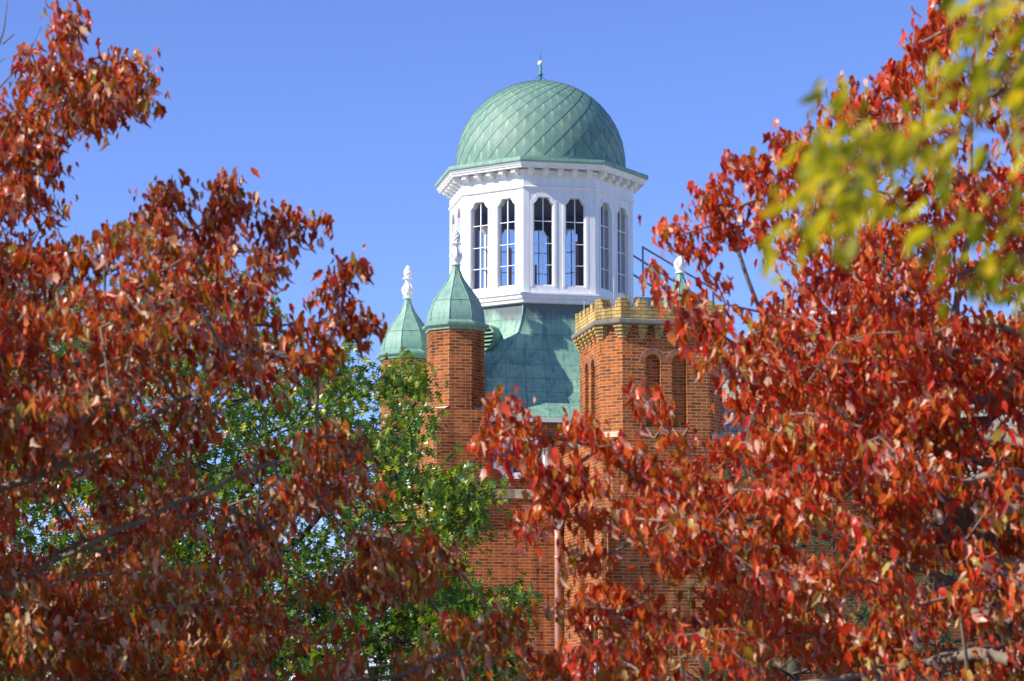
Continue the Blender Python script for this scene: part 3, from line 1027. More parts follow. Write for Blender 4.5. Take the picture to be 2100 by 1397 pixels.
# ---- battlemented tower
CV = -4.75
CU, _ = uz(1333, 760, CV)
CH, CC = 1.15, 0.335
vf = CV - CH
zl0, zl1 = zat(665.5, CU, vf - 0.12), zat(655, CU, vf - 0.12)
z_par = zat(634.5, CU, vf)
z_mer = zat(616.5, CU, vf)
z_cmer = zat(611, CU - 0.8, vf)
z_cor = zat(695, CU, vf)
z_nt, z_ns = zat(727, CU, vf), zat(890, CU, vf)
z_low = zat(897, CU, vf)
ct = MB()
rg = chamfer(CH, CC, (CU, CV))
uc1, _ = uz(1332, 800, vf)
uc2, _ = uz(1386, 800, vf)
nw = 0.142
nlev = [(z_ns + 0.10, nw)] + [(z_nt - nw + nw * math.sin(a), max(nw * math.cos(a), 0.004)) for a in [math.radians(x) for x in (0, 15, 30, 45, 60, 72, 82, 90)]]
half = CH - CC
for kf in range(8):
    a, b = rg[kf], rg[(kf + 1) % 8]
    L = math.dist(a, b)
    if kf % 2 == 0:
        off = (uc2 - uc1) / 2
        cs = [L / 2 - off, L / 2 + off]
        pt = wall_face(ct, a, b, z_low - 0.05, zl0 + 0.02, cs, nlev, 0.13, 0, 0)
    else:
        wall_face(ct, a, b, z_low - 0.05, zl0 + 0.02, [], [], 0)
# lower body: square with narrow chamfers running back to the square tower
LH = 1.20
c_l = 0.17
body = [(CU - LH + c_l, CV - LH), (CU + LH - c_l, CV - LH), (CU + LH, CV - LH + c_l), (CU + LH, -WP + 0.02), (CU - LH, -WP + 0.02), (CU - LH, CV - LH + c_l)]
ct.prism(body, 0, z_low - 0.02)
castle = ct.build("battlement_tower", M['brick'], hall)
bz = MB()                                    # copper weathering behind the upper stage and at its right foot
bz.face([(CU - LH, CV + CH, z_low), (CU + LH, CV + CH, z_low), (CU + LH, -WP, z_low + 0.25), (CU - LH, -WP, z_low + 0.25)])
bz.rings([[(CU + LH + .03, CV - LH + c_l, z_low - .1), (CU + LH + .03, CV + LH, z_low - .1), (CU + CH - .02, CV + CH, z_low + .12), (CU + CH - .02, CV - CH + CC, z_low + .12)],
          [(CU + LH + .03, CV - LH + c_l, z_low - .17), (CU + LH + .03, CV + LH, z_low - .17), (CU + CH - .02, CV + CH, z_low + .05), (CU + CH - .02, CV - CH + CC, z_low + .05)]])
bz.build("copper_weathering", M['copper'], castle)
for kf in (1, 7):                            # broach stones
    for s in (0,):
        a, b = np.array(rg[kf]), np.array(rg[(kf + 1) % 8])
        mid = (a + b) / 2
        n = mid - np.array([CU, CV])
        sx, sy = math.copysign(1, n[0]), math.copysign(1, n[1])
        w = MB()
        q1, q2 = (CU + sx * LH, CV + sy * (LH - c_l)), (CU + sx * (LH - c_l), CV + sy * LH)
        zl, zh = z_low - 0.17, z_low + 0.10
        P = [(q1[0] + sx * .008, q1[1] + sy * .008, zl), (q2[0] + sx * .008, q2[1] + sy * .008, zl), (mid[0] + 0.16 * sx + .01 * sx, mid[1] - 0.16 * sy + .01 * sy, zh), (mid[0] - 0.16 * sx + .01 * sx, mid[1] + 0.16 * sy + .01 * sy, zh)]
        w.face([P[0], P[1], P[3], P[2]])
        w.face([P[1], (CU + sx * (LH - c_l - .2), CV + sy * (LH + .004), z_low - .02), P[3]])
        w.face([P[0], P[2], (CU + sx * (LH + .004), CV + sy * (LH - c_l - .2), z_low - .02)])
        w.build("broach_stone", M['stone'] if sx < 0 else M['copper'], castle)
for kf in (0, 6):
    a, b = np.array(rg[kf]), np.array(rg[(kf + 1) % 8])
    L = np.linalg.norm(b - a)
    t = (b - a) / L
    n = np.array([t[1], -t[0]])
    for c in (L / 2 - (uc2 - uc1) / 2, L / 2 + (uc2 - uc1) / 2):
        arch_bm, sill = MB(), MB()           # voussoirs and pointed sill of each niche
        def ap(s, z, d):
            q = a + t * s + n * d
            return (q[0], q[1], z)
        zc = z_nt - nw
        bk = []
        ang = [math.radians(x) for x in np.linspace(-4, 184, 20)]
        for a0, a1 in zip(ang[:-1], ang[1:]):
            arch_bm.face([ap(c + r * math.cos(x), zc + r * math.sin(x), 0.003) for r, x in ((nw, a0), (nw + 0.115, a0), (nw + 0.115, a1), (nw, a1))], 1)
        N = 13
        for i in range(N):
            a0 = math.radians(-3 + 186 * (i + 0.09) / N)
            a1 = math.radians(-3 + 186 * (i + 0.91) / N)
            q = [(nw + 0.003, a0), (nw + 0.105, a0), (nw + 0.105, a1), (nw + 0.003, a1)]
            f0 = [ap(c + r * math.cos(x), zc + r * math.sin(x), 0.009) for r, x in q]
            f1 = [ap(c + r * math.cos(x), zc + r * math.sin(x), 0.0) for r, x in q]
            arch_bm.face(f0, 0)
            for i2 in range(4):
                j2 = (i2 + 1) % 4
                arch_bm.face([f1[i2], f1[j2], f0[j2], f0[i2]], 0)
        # pointed stone sill
        zb, zt2 = z_ns + 0.10, z_ns - 0.08
        sill.face([ap(c - nw, zb + .02, 0.004), ap(c, zt2, 0.02), ap(c + nw, zb + .02, 0.004), ap(c + nw, zb + 0.04, -0.12), ap(c - nw, zb + 0.04, -0.12)])
        sill.face([ap(c - nw, zb - 0.02, 0.002), ap(c, zt2 - 0.035, 0.002), ap(c, zt2, 0.02), ap(c - nw, zb + .02, 0.004)])
        sill.face([ap(c, zt2 - 0.035, 0.002), ap(c + nw, zb - 0.02, 0.002), ap(c + nw, zb + .02, 0.004), ap(c, zt2, 0.02)])
        arch_bm.build("niche_arch", [M['arch'], M['mortar']], castle)
        sill.build("niche_sill", M['stone'], castle)
lg = MB()
lg.rings([[(p[0], p[1], z) for p in chamfer(CH + e, CC + e * 0.41, (CU, CV))] for e, z in
          ((0.0, zl0), (0.125, zl0), (0.14, zl0 + 0.02), (0.14, zl1 - 0.02), (0.12, zl1), (-0.2, zl1))], cap=(False, True))
ledge = lg.build("stone_ledge", M['ledge'], castle)
pa = MB()
PO = CH + 0.075
def ring_wall(mbx, e0, e1, z0, z1):
    o = chamfer(e0, CC + (e0 - CH) * 0.41, (CU, CV))
    i = chamfer(e1, CC + (e1 - CH) * 0.41, (CU, CV))
    mbx.rings([[(p[0], p[1], z0) for p in o], [(p[0], p[1], z1) for p in o], [(p[0], p[1], z1) for p in i], [(p[0], p[1], z0) for p in i]], cap=(False, False))
ring_wall(pa, PO, PO - 0.2, zl1 + 0.002, z_par)
parapet = pa.build("parapet", M['ybrick'], castle)
po = chamfer(PO, CC + 0.075 * 0.41, (CU, CV))
def merlon(c, ang, wd, h, cut, dp=0.2, corner=0.0):
    m = MB()
    n = np.array([math.cos(ang), math.sin(ang)])
    t = np.array([-n[1], n[0]])
    hs = (h - z_par - 0.002)
    steps = 4
    for i in range(steps):
        ww = wd * (1.0 + (0.18 if i == 0 else 0) - (0.22 if (i == steps - 1 and cut) else 0))
        z0 = z_par + 0.002 + hs * i / steps
        z1 = z_par + 0.002 + hs * (i + 1) / steps - 0.001
        if corner:
            P = []
            for sgn in (-1, 1):                # wrap the corner: two straight arms
                d = np.array([math.cos(ang + sgn * (math.pi / 2 + corner)), math.sin(ang + sgn * (math.pi / 2 + corner))])
                P.append((c, c + d * ww * 0.62))
            inn = [p - n * dp for p in (P[0][1], c, P[1][1])]
            ringp = [P[0][1], c, P[1][1], inn[2], inn[1], inn[0]]
            ar = sum(ringp[i2][0] * ringp[(i2 + 1) % 6][1] - ringp[(i2 + 1) % 6][0] * ringp[i2][1] for i2 in range(6))
            if ar < 0:
                ringp = ringp[::-1]
            m.prism([tuple(p) for p in ringp], z0, z1)
        else:
            cc = c - n * dp / 2
            m.box((cc[0], cc[1], (z0 + z1) / 2), (dp, ww, z1 - z0), ang)
    m.build("merlon", M['ybrick'], parapet)
def corbel(c, ang, corner=0.0):
    m = MB()
    n = np.array([math.cos(ang), math.sin(ang)])
    hs = (zl0 - 0.003 - z_cor) / 4
    for i in range(4):
        wd = 0.098 + 0.028 * i
        out = 0.03 + 0.028 * i
        z0, z1 = z_cor + hs * i + 0.004, z_cor + hs * (i + 1) - 0.004
        if corner:
            cc = c + n * out * 1.05
            P = []
            for sgn in (-1, 1):
                d = np.array([math.cos(ang + sgn * (math.pi / 2 + corner)), math.sin(ang + sgn * (math.pi / 2 + corner))])
                P.append(cc + d * wd * 0.95)
            inn = [p - n * (out + 0.06) for p in (P[0], cc, P[1])]
            ringp = [P[0], cc, P[1], inn[2], inn[1], inn[0]]
            ar = sum(ringp[i2][0] * ringp[(i2 + 1) % 6][1] - ringp[(i2 + 1) % 6][0] * ringp[i2][1] for i2 in range(6))
            if ar < 0:
                ringp = ringp[::-1]
            m.prism([tuple(p) for p in ringp], z0, z1)
        else:
            cc = c + n * (out / 2 - 0.02)
            m.box((cc[0], cc[1], (z0 + z1) / 2), (out + 0.04, wd, z1 - z0), ang)
    m.build("corbel", M['ybrick'], ledge)
rm = random.Random(3)
for kf in range(8):
    a, b = np.array(po[kf]), np.array(po[(kf + 1) % 8])
    a2, b2 = np.array(rg[kf]), np.array(rg[(kf + 1) % 8])
    L = np.linalg.norm(b - a)
    t = (b - a) / L
    n = np.array([t[1], -t[0]])
    ang = math.atan2(n[1], n[0])
    merlon(a, ang - math.radians(22.5), 0.20, z_cmer + rm.uniform(-.01, .01), True, 0.2, math.radians(22.5))
    corbel(a2, ang - math.radians(22.5), math.radians(22.5))
    if kf % 2 == 0:
        for i in range(4):
            f = (i + 0.5 - 2) * 0.298
            mid = (a + b) / 2
            merlon(mid + t * f, ang, 0.185, z_mer + rm.uniform(-.012, .012), i % 2 == 0)
            corbel((a2 + b2) / 2 + t * f, ang)
for px, pa_, pb in ((1259, 570, 614), (1198, 618, 645)):
    lr = MB()
    v_ = CV - CH + 0.2 if px > 1220 else CV + 0.5
    u_ = uz(px, pb, v_)[0]
    lr.tube([(u_, v_, zat(pb, u_, v_) - 0.1), (u_, v_, zat(pa_, u_, v_))], 0.009, 5, 0, 0.004)
    lr.build("lightning_point", M['gutter'], castle)
# round window with crossed bars, front of the tower's lower stage
uw, zw = uz(1366, 1046, CV - LH)
wn_ = MB()
N = 32
rw = 0.44
lp = lambda r, d: [(uw + r * math.cos(2 * math.pi * j / N), CV - LH - d, zw + r * math.sin(2 * math.pi * j / N)) for j in range(N)]
wn_.rings([lp(rw, 0.004), lp(rw, 0.05), lp(rw - 0.07, 0.05), lp(rw - 0.075, 0.012)], cap=(False, False))
wn_.face(lp(rw - 0.075, 0.012), 1)
for s in (-1, 1):
    d = np.array([0.7071, 0.7071 * s])
    p = np.array([-d[1], d[0]])
    for o_ in (-0.16, 0.16):
        hl = math.sqrt((rw - .07) ** 2 - o_ ** 2)
        q = [d * x + p * (o_ + y) for x, y in ((-hl, -.012), (hl, -.012), (hl, .012), (-hl, .012))]
        wn_.face([(uw + k_[0], CV - LH - (0.03 if s > 0 else 0.033), zw + k_[1]) for k_ in q])
wn_.build("round_window", [M['white'], M['darkglass']], castle)
# arched recess with a narrow window on the sunny left side, framed by pilasters
va, za = vz(1222, 1262, CU - LH)
ar = MB()
xl = CU - LH
for j, (rr_, dd_) in enumerate(((0.62, 0.05), (0.52, 0.035), (0.44, 0.02))):
    N = 18
    an = [math.pi * i / N for i in range(N + 1)]
    for a0, a1 in zip(an[:-1], an[1:]):
        f0 = [(xl - dd_, va + r * math.cos(x), za + r * math.sin(x)) for r, x in ((rr_, a0), (rr_, a1), (rr_ - .085, a1), (rr_ - .085, a0))]
        f1 = [(xl, p[1], p[2]) for p in f0]
        ar.face(f0)
        for i2 in range(4):
            ar.face([f1[i2], f0[i2], f0[(i2 + 1) % 4], f1[(i2 + 1) % 4]])
aro = ar.build("arch_moulding", M['arch'], castle)
aw = MB()
an = [math.pi * i / 16 for i in range(17)]
for r0, r1, d, mi in ((0.35, 0.29, 0.03, 0), (0.29, 0.0, 0.012, 1)):
    oo = [(xl - d, va + r0, 0.9)] + [(xl - d, va + r0 * math.cos(x), za + r0 * math.sin(x)) for x in an] + [(xl - d, va - r0, 0.9)]
    if r1:
        ii = [(xl - d, va + r1, 0.9)] + [(xl - d, va + r1 * math.cos(x), za + r1 * math.sin(x)) for x in an] + [(xl - d, va - r1, 0.9)]
        for i in range(len(oo) - 1):
            aw.face([oo[i], ii[i], ii[i + 1], oo[i + 1]], mi)
            aw.face([oo[i], oo[i + 1], (xl, oo[i + 1][1], oo[i + 1][2]), (xl, oo[i][1], oo[i][2])], mi)
    else:
        aw.face(oo, mi)
aw.box((xl - 0.022, va, (0.9 + za + .3) / 2), (0.02, 0.04, za - 0.6), 0, 0)
aw.build("arched_window", [M['white'], M['darkglass']], castle)
for va2 in (va + 1.0, va - 0.72):
    pl = MB()
    pl.box((xl - 0.04, va2, z_low / 2 - 0.5), (0.09, 0.28, z_low - 1.6))
    pl.build("pilaster", M['brick'], castle)

# ---- handrail behind the lantern
hr = MB()
HV = 0.6
def hp(px, py):
    u, z = uz(px, py, HV)
    return (u, HV, z)
for a, b in (((1298, 524), (1470, 632)), ((1318, 507), (1470, 597)), ((1298, 563), (1440, 652)), ((1318, 505), (1320, 622)), ((1463, 590), (1463, 660)), ((1300, 613), (1350, 614))):
    hr.tube([hp(*a), hp(*b)], 0.024, 8)
hr.box(hp(1345, 628), (1.0, 0.5, 0.28))
hr.build("handrail", M['galv'], hall)

# ---- right wing: slate roof, gutter, wall, small round dormer
EV = -4.3
ue, ze = uz(1520, 950, EV)
slope = math.radians(47)
d_ = None
for v_ in np.arange(EV, EV + 12, 0.02):      # where the slope meets the ridge row
    z_ = ze + (v_ - EV) * math.tan(slope)
    u_ = uz(1600, 648, v_)[0]
    if abs(uz(1600, 648, v_)[1] - z_) < 0.03:
        d_ = v_
        break
RV = d_ if d_ else EV + 4
RZ = ze + (RV - EV) * math.tan(slope)
ur = uz(1572, 648, RV)[0]
ul = uz(1440, 760, (EV + RV) / 2 - 0.6)[0] - 0.9
UE = 22.0
sl = MB()
RL = math.hypot(RV - EV, RZ - ze)
vmid = EV + (RV - EV) * 0.45
zmid = ze + (RZ - ze) * 0.45
sl.face([(WP + 0.05, EV - .15, ze - .15), (UE, EV - .15, ze - .15), (UE, RV, RZ), (ur, RV, RZ), (WP + 0.05, vmid, zmid)], 0,
        [(WP, 0), (UE, 0), (UE, RL), (ur, RL), (WP, RL * .45)])
sl.face([(UE, 2 * RV - EV, ze), (WP + .05, 2 * RV - EV, ze), (ur, RV, RZ), (UE, RV, RZ)], 0)
sl.face([(WP + .05, vmid, zmid), (ur, RV, RZ), (WP + .05, 2 * RV - EV, ze)], 0)
sroof = sl.build("slate_roof", M['slate'], hall)
rc = MB()
rc.box(((ur + UE) / 2, RV, RZ + 0.03), (UE - ur, 0.22, 0.10))
rc.tube([(ur, RV, RZ + .11), (UE, RV, RZ + .11)], 0.05, 8)
rc.build("ridge_cap", M['gutter'], sroof)
vg = MB()
vg.tube([(WP + 0.05, vmid, zmid + .03), (ur, RV, RZ + .06)], 0.07, 6)
vg.build("hip_cap", M['stone'], sroof)
gg = MB()
gg.box(((WP + UE) / 2, EV - 0.22, ze - 0.2), (UE - WP, 0.14, 0.12))
gg.build("gutter", M['gutter'], sroof)
dv = EV + (RV - EV) * 0.62
dz_ = ze + (RZ - ze) * 0.62
du, dz2 = uz(1722, 752, dv - 0.5)
dmr = MB()
N = 24
lp = lambda r, v: [(du + r * math.cos(2 * math.pi * j / N), v, dz2 + r * math.sin(2 * math.pi * j / N)) for j in range(N)]
dmr.rings([lp(0.34, dv + 0.6), lp(0.34, dv - 0.5), lp(0.26, dv - 0.5), lp(0.25, dv - 0.42)], cap=(False, False))
dmr.face(lp(0.25, dv - 0.42), 1)
dmr.build("round_dormer", [M['white'], M['darkglass']], sroof)
ww = MB()
ww.prism([(WP + .04, EV), (UE - .3, EV), (UE - .3, 2 * RV - EV - .4), (WP + .04, 2 * RV - EV - .4)], 0, ze - 0.15)
ww.build("wing_wall", M['brick'], hall)

# ------------------------------------------------------------------ plants
rng = np.random.default_rng(11)

def inpoly(P, poly):
    x, y = P[:, 0], P[:, 1]
    ins = np.zeros(len(P), bool)
    n = len(poly)
    for i in range(n):
        x0, y0 = poly[i]
        x1, y1 = poly[(i + 1) % n]
        c = ((y0 > y) != (y1 > y))
        xx = (x1 - x0) * (y - y0) / ((y1 - y0) + 1e-12) + x0
        ins ^= c & (x < xx)
    return ins

def sample(poly, n, gaps=(), thin=0.12):
    poly = np.array(poly, float)
    lo, hi = poly.min(0), poly.max(0)
    out = []
    while len(out) < n:
        P = rng.uniform(lo, hi, (n * 3, 2))
        k = inpoly(P, poly)
        for gx, gy, rx, ry in gaps:
            g = ((P[:, 0] - gx) / rx) ** 2 + ((P[:, 1] - gy) / ry) ** 2 < 1
            k &= ~(g & (rng.random(len(P)) > thin))
        out += list(P[k])
    return np.array(out[:n])

def at_many(P, Y):
    return np.array([at(p[0], p[1], y) for p, y in zip(P, Y)])

def grow(limbs, pts, step=0.14):
    """join points to the nearest wood; returns node positions, parents"""
    pos, par = [], []
    for limb in limbs:
        limb = [np.array(p, float) for p in limb]
        if pos:
            d = np.linalg.norm(np.array(pos) - limb[0], axis=1)
            prev = int(d.argmin())
            chain = limb
        else:
            pos.append(limb[0]); par.append(-1)
            prev = 0
            chain = limb[1:]
        for q in chain:
            p0 = pos[prev]
            L = np.linalg.norm(q - p0)
            m = max(1, int(L / step))
            for i in range(1, m + 1):
                pp = p0 + (q - p0) * i / m + rng.normal(0, 0.012, 3) * (i < m)
                pos.append(pp); par.append(prev); prev = len(pos) - 1
    root = pos[0]
    A = np.array(pos)
    d0 = np.array([np.linalg.norm(A - p, axis=1).min() for p in pts])
    order = np.argsort(d0)
    cap = len(pos) + len(pts) * 14
    buf = np.zeros((cap, 3))
    buf[:len(pos)] = A
    cnt = len(pos)
    tips = []
    for i in order:
        p = pts[i]
        dd = buf[:cnt] - p
        dist = np.linalg.norm(dd, axis=1) + 0.35 * np.maximum(0, dd[:, 2])
        prev = int(dist.argmin())
        p0 = buf[prev].copy()
        L = np.linalg.norm(p - p0)
        m = min(12, max(1, int(L / step)))
        for j in range(1, m + 1):
            f = j / m
            q = p0 + (p - p0) * f + np.array([0, 0, 0.10 * L * math.sin(math.pi * f) * 0.5])
            if cnt >= cap: break
            buf[cnt] = q
            par.append(prev); prev = cnt; cnt += 1
        tips.append(prev)
    return buf[:cnt], np.array(par[:cnt]), tips

def wood(name, pos, par, tips, material, parent, r_tip=0.0028, power=0.42, rmax=0.09, sides=5, rmin=None):
    n = len(pos)
    load = np.zeros(n)
    load[tips] += 1
    for i in range(n - 1, 0, -1):
        if par[i] >= 0:
            load[par[i]] += load[i]
    load = np.maximum(load, 1)
    r = np.minimum(r_tip * load ** power, rmax)
    if rmin is not None:
        r = np.maximum(r, rmin(pos))
    V, Fc = [], []
    for i in range(n):
        p = par[i]
        if p < 0: continue
        a, b = pos[p], pos[i]
        d = b - a
        L = np.linalg.norm(d)
        if L < 1e-6: continue
        d /= L
        u = np.cross(d, (0, 0, 1.0) if abs(d[2]) < 0.9 else (1.0, 0, 0))
        u /= np.linalg.norm(u)
        w = np.cross(d, u)
        s = sides if r[p] > 0.008 else 4
        if r[p] > 0.03: s = 9
        ra, rb = min(r[p], r[i] * 1.6), r[i]
        k0 = len(V)
        for q, rr in ((a - d * ra * 0.3, ra), (b + d * rb * 0.3, rb)):
            for j in range(s):
                t = 2 * math.pi * j / s
                V.append(q + rr * (math.cos(t) * u + math.sin(t) * w))
        for j in range(s):
            Fc.append((k0 + j, k0 + (j + 1) % s, k0 + s + (j + 1) % s, k0 + s + j))
    me = bpy.data.meshes.new(name)
    me.from_pydata([tuple(v) for v in V], [], Fc)
    me.polygons.foreach_set("use_smooth", [True] * len(Fc))
    me.materials.append(material)
    o = bpy.data.objects.new(name, me)
    COL.objects.link(o)
    o.parent = parent
    return o

def maple_leaf(fold, curl, twist, wid=0.72):
    half = [(0.0, 0.0), (0.17, 0.02), (0.29, 0.16), (0.29, 0.30), (0.41, 0.50), (0.24, 0.53), (0.16, 0.70), (0.0, 1.05)]
    mids = [0.0, 0.26, 0.52]
    V = [(0, m) for m in mids] + [(0, 1.0)]
    for s in (1, -1):
        V += [(s * x, y) for x, y in half[1:7]]
    Fc = []
    for b, s in ((4, 1), (10, -1)):
        fs = [(0, b, b + 1, b + 2, 1), (1, b + 2, b + 3, b + 4, 2), (2, b + 4, b + 5, 3)]
        Fc += [f if s > 0 else tuple(reversed(f)) for f in fs]
    k = len(V)                               # petiole
    V += [(-0.012, 0.02), (0.012, 0.02), (0.0, -0.5)]
    Fc.append((k, k + 1, k + 2))
    out = []
    for i, (x, y) in enumerate(V):
        z = abs(x) * fold
        xx = x * math.cos(math.atan(fold)) 
        th = curl * y
        yy = math.sin(th) / curl if abs(curl) > 1e-3 else y
        zz = -(1 - math.cos(th)) / curl if abs(curl) > 1e-3 else 0.0
        out.append((xx * wid + twist * y * y * 0.2, yy, z * wid + zz + 0.035 * math.sin(7 * x + 5 * y)))
    return np.array(out), Fc

def oak_leaf(fold, curl):
    V, Fc = [], []
    mids = [0.0, 0.28, 0.55, 0.78, 1.0]
    V += [(0, m) for m in mids]
    for s in (1, -1):
        b = len(V)
        V += [(s * x, y) for x, y in ((0.06, .28), (.075, .55), (.06, .78), (.02, .06), (.30, .20), (.06, .29), (.45, .48), (.07, .57), (.34, .82))]
        fs = [(0, b, 1), (1, b, b + 1, 2), (2, b + 1, b + 2, 3), (3, b + 2, 4), (b + 3, b + 4, b), (b + 5, b + 6, b + 1), (b + 7, b + 8, b + 2)]
        Fc += [f if s > 0 else tuple(reversed(f)) for f in fs]
    out = []
    for x, y in V:
        th = curl * y
        out.append((x, math.sin(th) / curl, abs(x) * fold - (1 - math.cos(th)) / curl))
    return np.array(out), Fc

def blade_leaf(curl, wid=0.24):
    V = [(0, 0), (wid, .25), (wid, .6), (0, 1), (-wid, .6), (-wid, .25)]
    out = [(x, math.sin(curl * y) / curl, 0.3 * abs(x) - (1 - math.cos(curl * y)) / curl) for x, y in V]
    return np.array(out), [(0, 1, 2, 3), (0, 3, 4, 5)]

def foliage(name, P, down, spread, size, variants, material, parent, rndv, face_bias=None):
    """many leaves as one mesh: P positions, leaves hang along 'down' with random spread"""
    n = len(P)
    d = np.tile(np.array(down, float), (n, 1)) + rng.normal(0, spread, (n, 3))
    d /= np.linalg.norm(d, axis=1)[:, None]
    h = rng.normal(0, 1, (n, 3))
    if face_bias is not None:
        h += np.array(face_bias)
    zax = h - (h * d).sum(1)[:, None] * d
    zax /= np.linalg.norm(zax, axis=1)[:, None]
    xax = np.cross(d, zax)
    sz = rng.uniform(size[0], size[1], n)
    var = rng.integers(0, len(variants), n)
    Vs, loops, starts, totals, att = [], [], [], [], []
    off, loff = 0, 0
    for k, (v, fc) in enumerate(variants):
        idx = np.where(var == k)[0]
        if len(idx) == 0: continue
        wv = (xax[idx][:, None, :] * v[None, :, 0:1] + d[idx][:, None, :] * v[None, :, 1:2] + zax[idx][:, None, :] * v[None, :, 2:3]) * sz[idx][:, None, None] + P[idx][:, None, :]
        nv = len(v)
        Vs.append(wv.reshape(-1, 3))
        fl_ = np.array([i for f in fc for i in f])
        tt = np.array([len(f) for f in fc])
        base = off + np.arange(len(idx)) * nv
        loops.append((base[:, None] + fl_[None, :]).ravel())
        totals.append(np.tile(tt, len(idx)))
        att.append(np.repeat(rndv[idx], len(fc)))
        off += nv * len(idx)
    Vs, loops, totals, att = np.concatenate(Vs), np.concatenate(loops), np.concatenate(totals), np.concatenate(att)
    me = bpy.data.meshes.new(name)
    me.vertices.add(len(Vs))
    me.vertices.foreach_set("co", Vs.astype(np.float32).ravel())
    me.loops.add(len(loops))
    me.loops.foreach_set("vertex_index", loops.astype(np.int32))
    me.polygons.add(len(totals))
    me.polygons.foreach_set("loop_start", np.concatenate([[0], np.cumsum(totals)[:-1]]).astype(np.int32))
    me.polygons.foreach_set("use_smooth", np.ones(len(totals), bool))
    me.update(calc_edges=True)
    a = me.attributes.new("rnd", 'FLOAT', 'FACE')
    a.data.foreach_set("value", att.astype(np.float32))
    me.materials.append(material)
    o = bpy.data.objects.new(name, me)
    COL.objects.link(o)
    o.parent = parent
    return o

def local(P, root):
    return np.asarray(P) - np.array(root)

MAPLE = [maple_leaf(0.2, 0.5, 0.3, 0.75), maple_leaf(0.5, 0.9, -0.5, 0.66), maple_leaf(0.9, 0.4, 0.4, 0.62), maple_leaf(0.4, 1.2, -0.2, 0.6), maple_leaf(0.7, -0.4, 0.3, 0.7), maple_leaf(1.4, 0.7, 0.2, 0.72), maple_leaf(0.3, 0.2, 0.0, 0.55)]
OAK = [oak_leaf(0.2, 0.5), oak_leaf(0.5, 0.9), oak_leaf(0.3, -0.4)]
BLADE_N = [blade_leaf(0.5, 0.17), blade_leaf(1.0, 0.15), blade_leaf(-0.4, 0.19)]
BLADE = [blade_leaf(0.5), blade_leaf(1.0), blade_leaf(-0.4)]

def sprays(seeds, side, n=5, step=0.07):
    """each seed becomes a little twig of nodes reaching outwards and up, its end nodding"""
    out = []
    for p in seeds:
        d = np.array([side * rng.uniform(0.3, 1.0), rng.normal(0, 0.5), rng.uniform(0.0, 0.75)])
        d /= np.linalg.norm(d)
        m = int(rng.integers(n - 2, n + 2))
        q = p - d * step * (m - 1) * 0.75
        for i in range(m):
            out.append(q.copy())
            d = d + np.array([0, 0, -0.10]) + rng.normal(0, 0.12, 3)
            d /= np.linalg.norm(d)
            q = q + d * step * rng.uniform(0.75, 1.25)
    return out

def maple(name, label, root, limbs, polys, gaps, sprigs, material, leaf, side, per=10, clear=None, hue=None):
    tree = empty(name, root)
    tag(tree, label, "tree", "red maples framing the view")
    pts = []
    for poly, n, yr in polys:
        k = max(4, int(n * 0.235))
        P = sample(poly, k, gaps, 0.05)
        pts.append(np.array(sprays(at_many(P, rng.uniform(yr[0], yr[1], k)), side)))
    if clear:                                # open sky between the reaching shoots
        Q = np.concatenate(pts)
        d = Q - CAM
        c_, s_ = math.cos(PITCH), math.sin(PITCH)
        fw, up = d[:, 1] * c_ + d[:, 2] * s_, d[:, 2] * c_ - d[:, 1] * s_
        px = np.stack([W0 / 2 + F * d[:, 0] / fw, H0 / 2 - F * up / fw + 14], 1)
        pts = [Q[~inpoly(px, clear)]]
    for chain, Y, n in sprigs:               # reaching shoots with known ends
        ch = np.array(chain, float)
        seg = np.linspace(0, len(ch) - 1.001, n)
        for s in seg:
            i = int(s)
            q = ch[i] + (ch[i + 1] - ch[i]) * (s - i) + rng.normal(0, 7, 2)
            pts.append(at(q[0], q[1], Y + rng.normal(0, 0.06))[None, :])
    pts = np.concatenate(pts)
    pos, par, tips = grow([[at(*p) if len(p) == 3 and not isinstance(p, np.ndarray) else p for p in l] for l in limbs], pts)
    wood("trunk", local(pos, root), par, tips, M['bark'], tree, 0.0026, 0.31, 0.034, rmin=lambda p: np.where((np.abs(p[:, 0]) < 0.35) & (p[:, 2] < 3.2), 0.046 - 0.009 * p[:, 2], 0.0))
    n = len(pts) * per
    c = np.repeat(np.arange(len(pts)), per)
    off = rng.normal(0, 1, (n, 3)) * np.array([0.04, 0.045, 0.036])
    P = pts[c] + off + np.array([0, 0, 0.0])
    h = rng.normal(0, 0.11, len(pts))[c] + rng.beta(1.6, 1.9, n)
    if hue is not None:
        h = h + hue(P)
    foliage("crown", local(P, root), (0.06, 0, -1), 0.33, leaf, MAPLE, material, tree, np.clip(h, 0, 1), (-0.62, -0.62, 0.3))
    return tree

# left maple: trunk stands outside the frame on the left
L_gaps = [(345, 935, 60, 48), (195, 980, 48, 50), (85, 1075, 55, 36), (165, 1045, 46, 36), (580, 825, 130, 78), (690, 1075, 95, 75), (640, 1235, 60, 42), (780, 1320, 70, 85), (490, 790, 75, 45),
          (480, 945, 64, 44), (350, 575, 60, 26), (355, 1270, 22, 36), (420, 715, 60, 42), (820, 1230, 70, 65), (250, 640, 40, 26), (700, 960, 40, 30), (120, 830, 50, 26)]
L_sky = [(310, -200), (330, 230), (250, 300), (160, 330), (120, 370), (200, 400), (300, 410), (310, 380), (380, 380), (400, 425), (430, 400), (450, 365), (500, 390), (495, 440), (480, 460), (505, 530), (545, 525), (562, 430), (590, 430), (618, 480), (655, 435), (665, 460), (625, 505), (612, 570), (560, 595), (545, 635),
         (600, 620), (690, 610), (705, 535), (740, 530), (742, 570), (722, 605), (752, 690), (735, 720), (700, 705), (690, 725), (655, 750), (790, 850), (790, 1060), (1100, 1200), (1100, -200)]
root_l = at(-330, 1700, 10.6); root_l[2] = 0
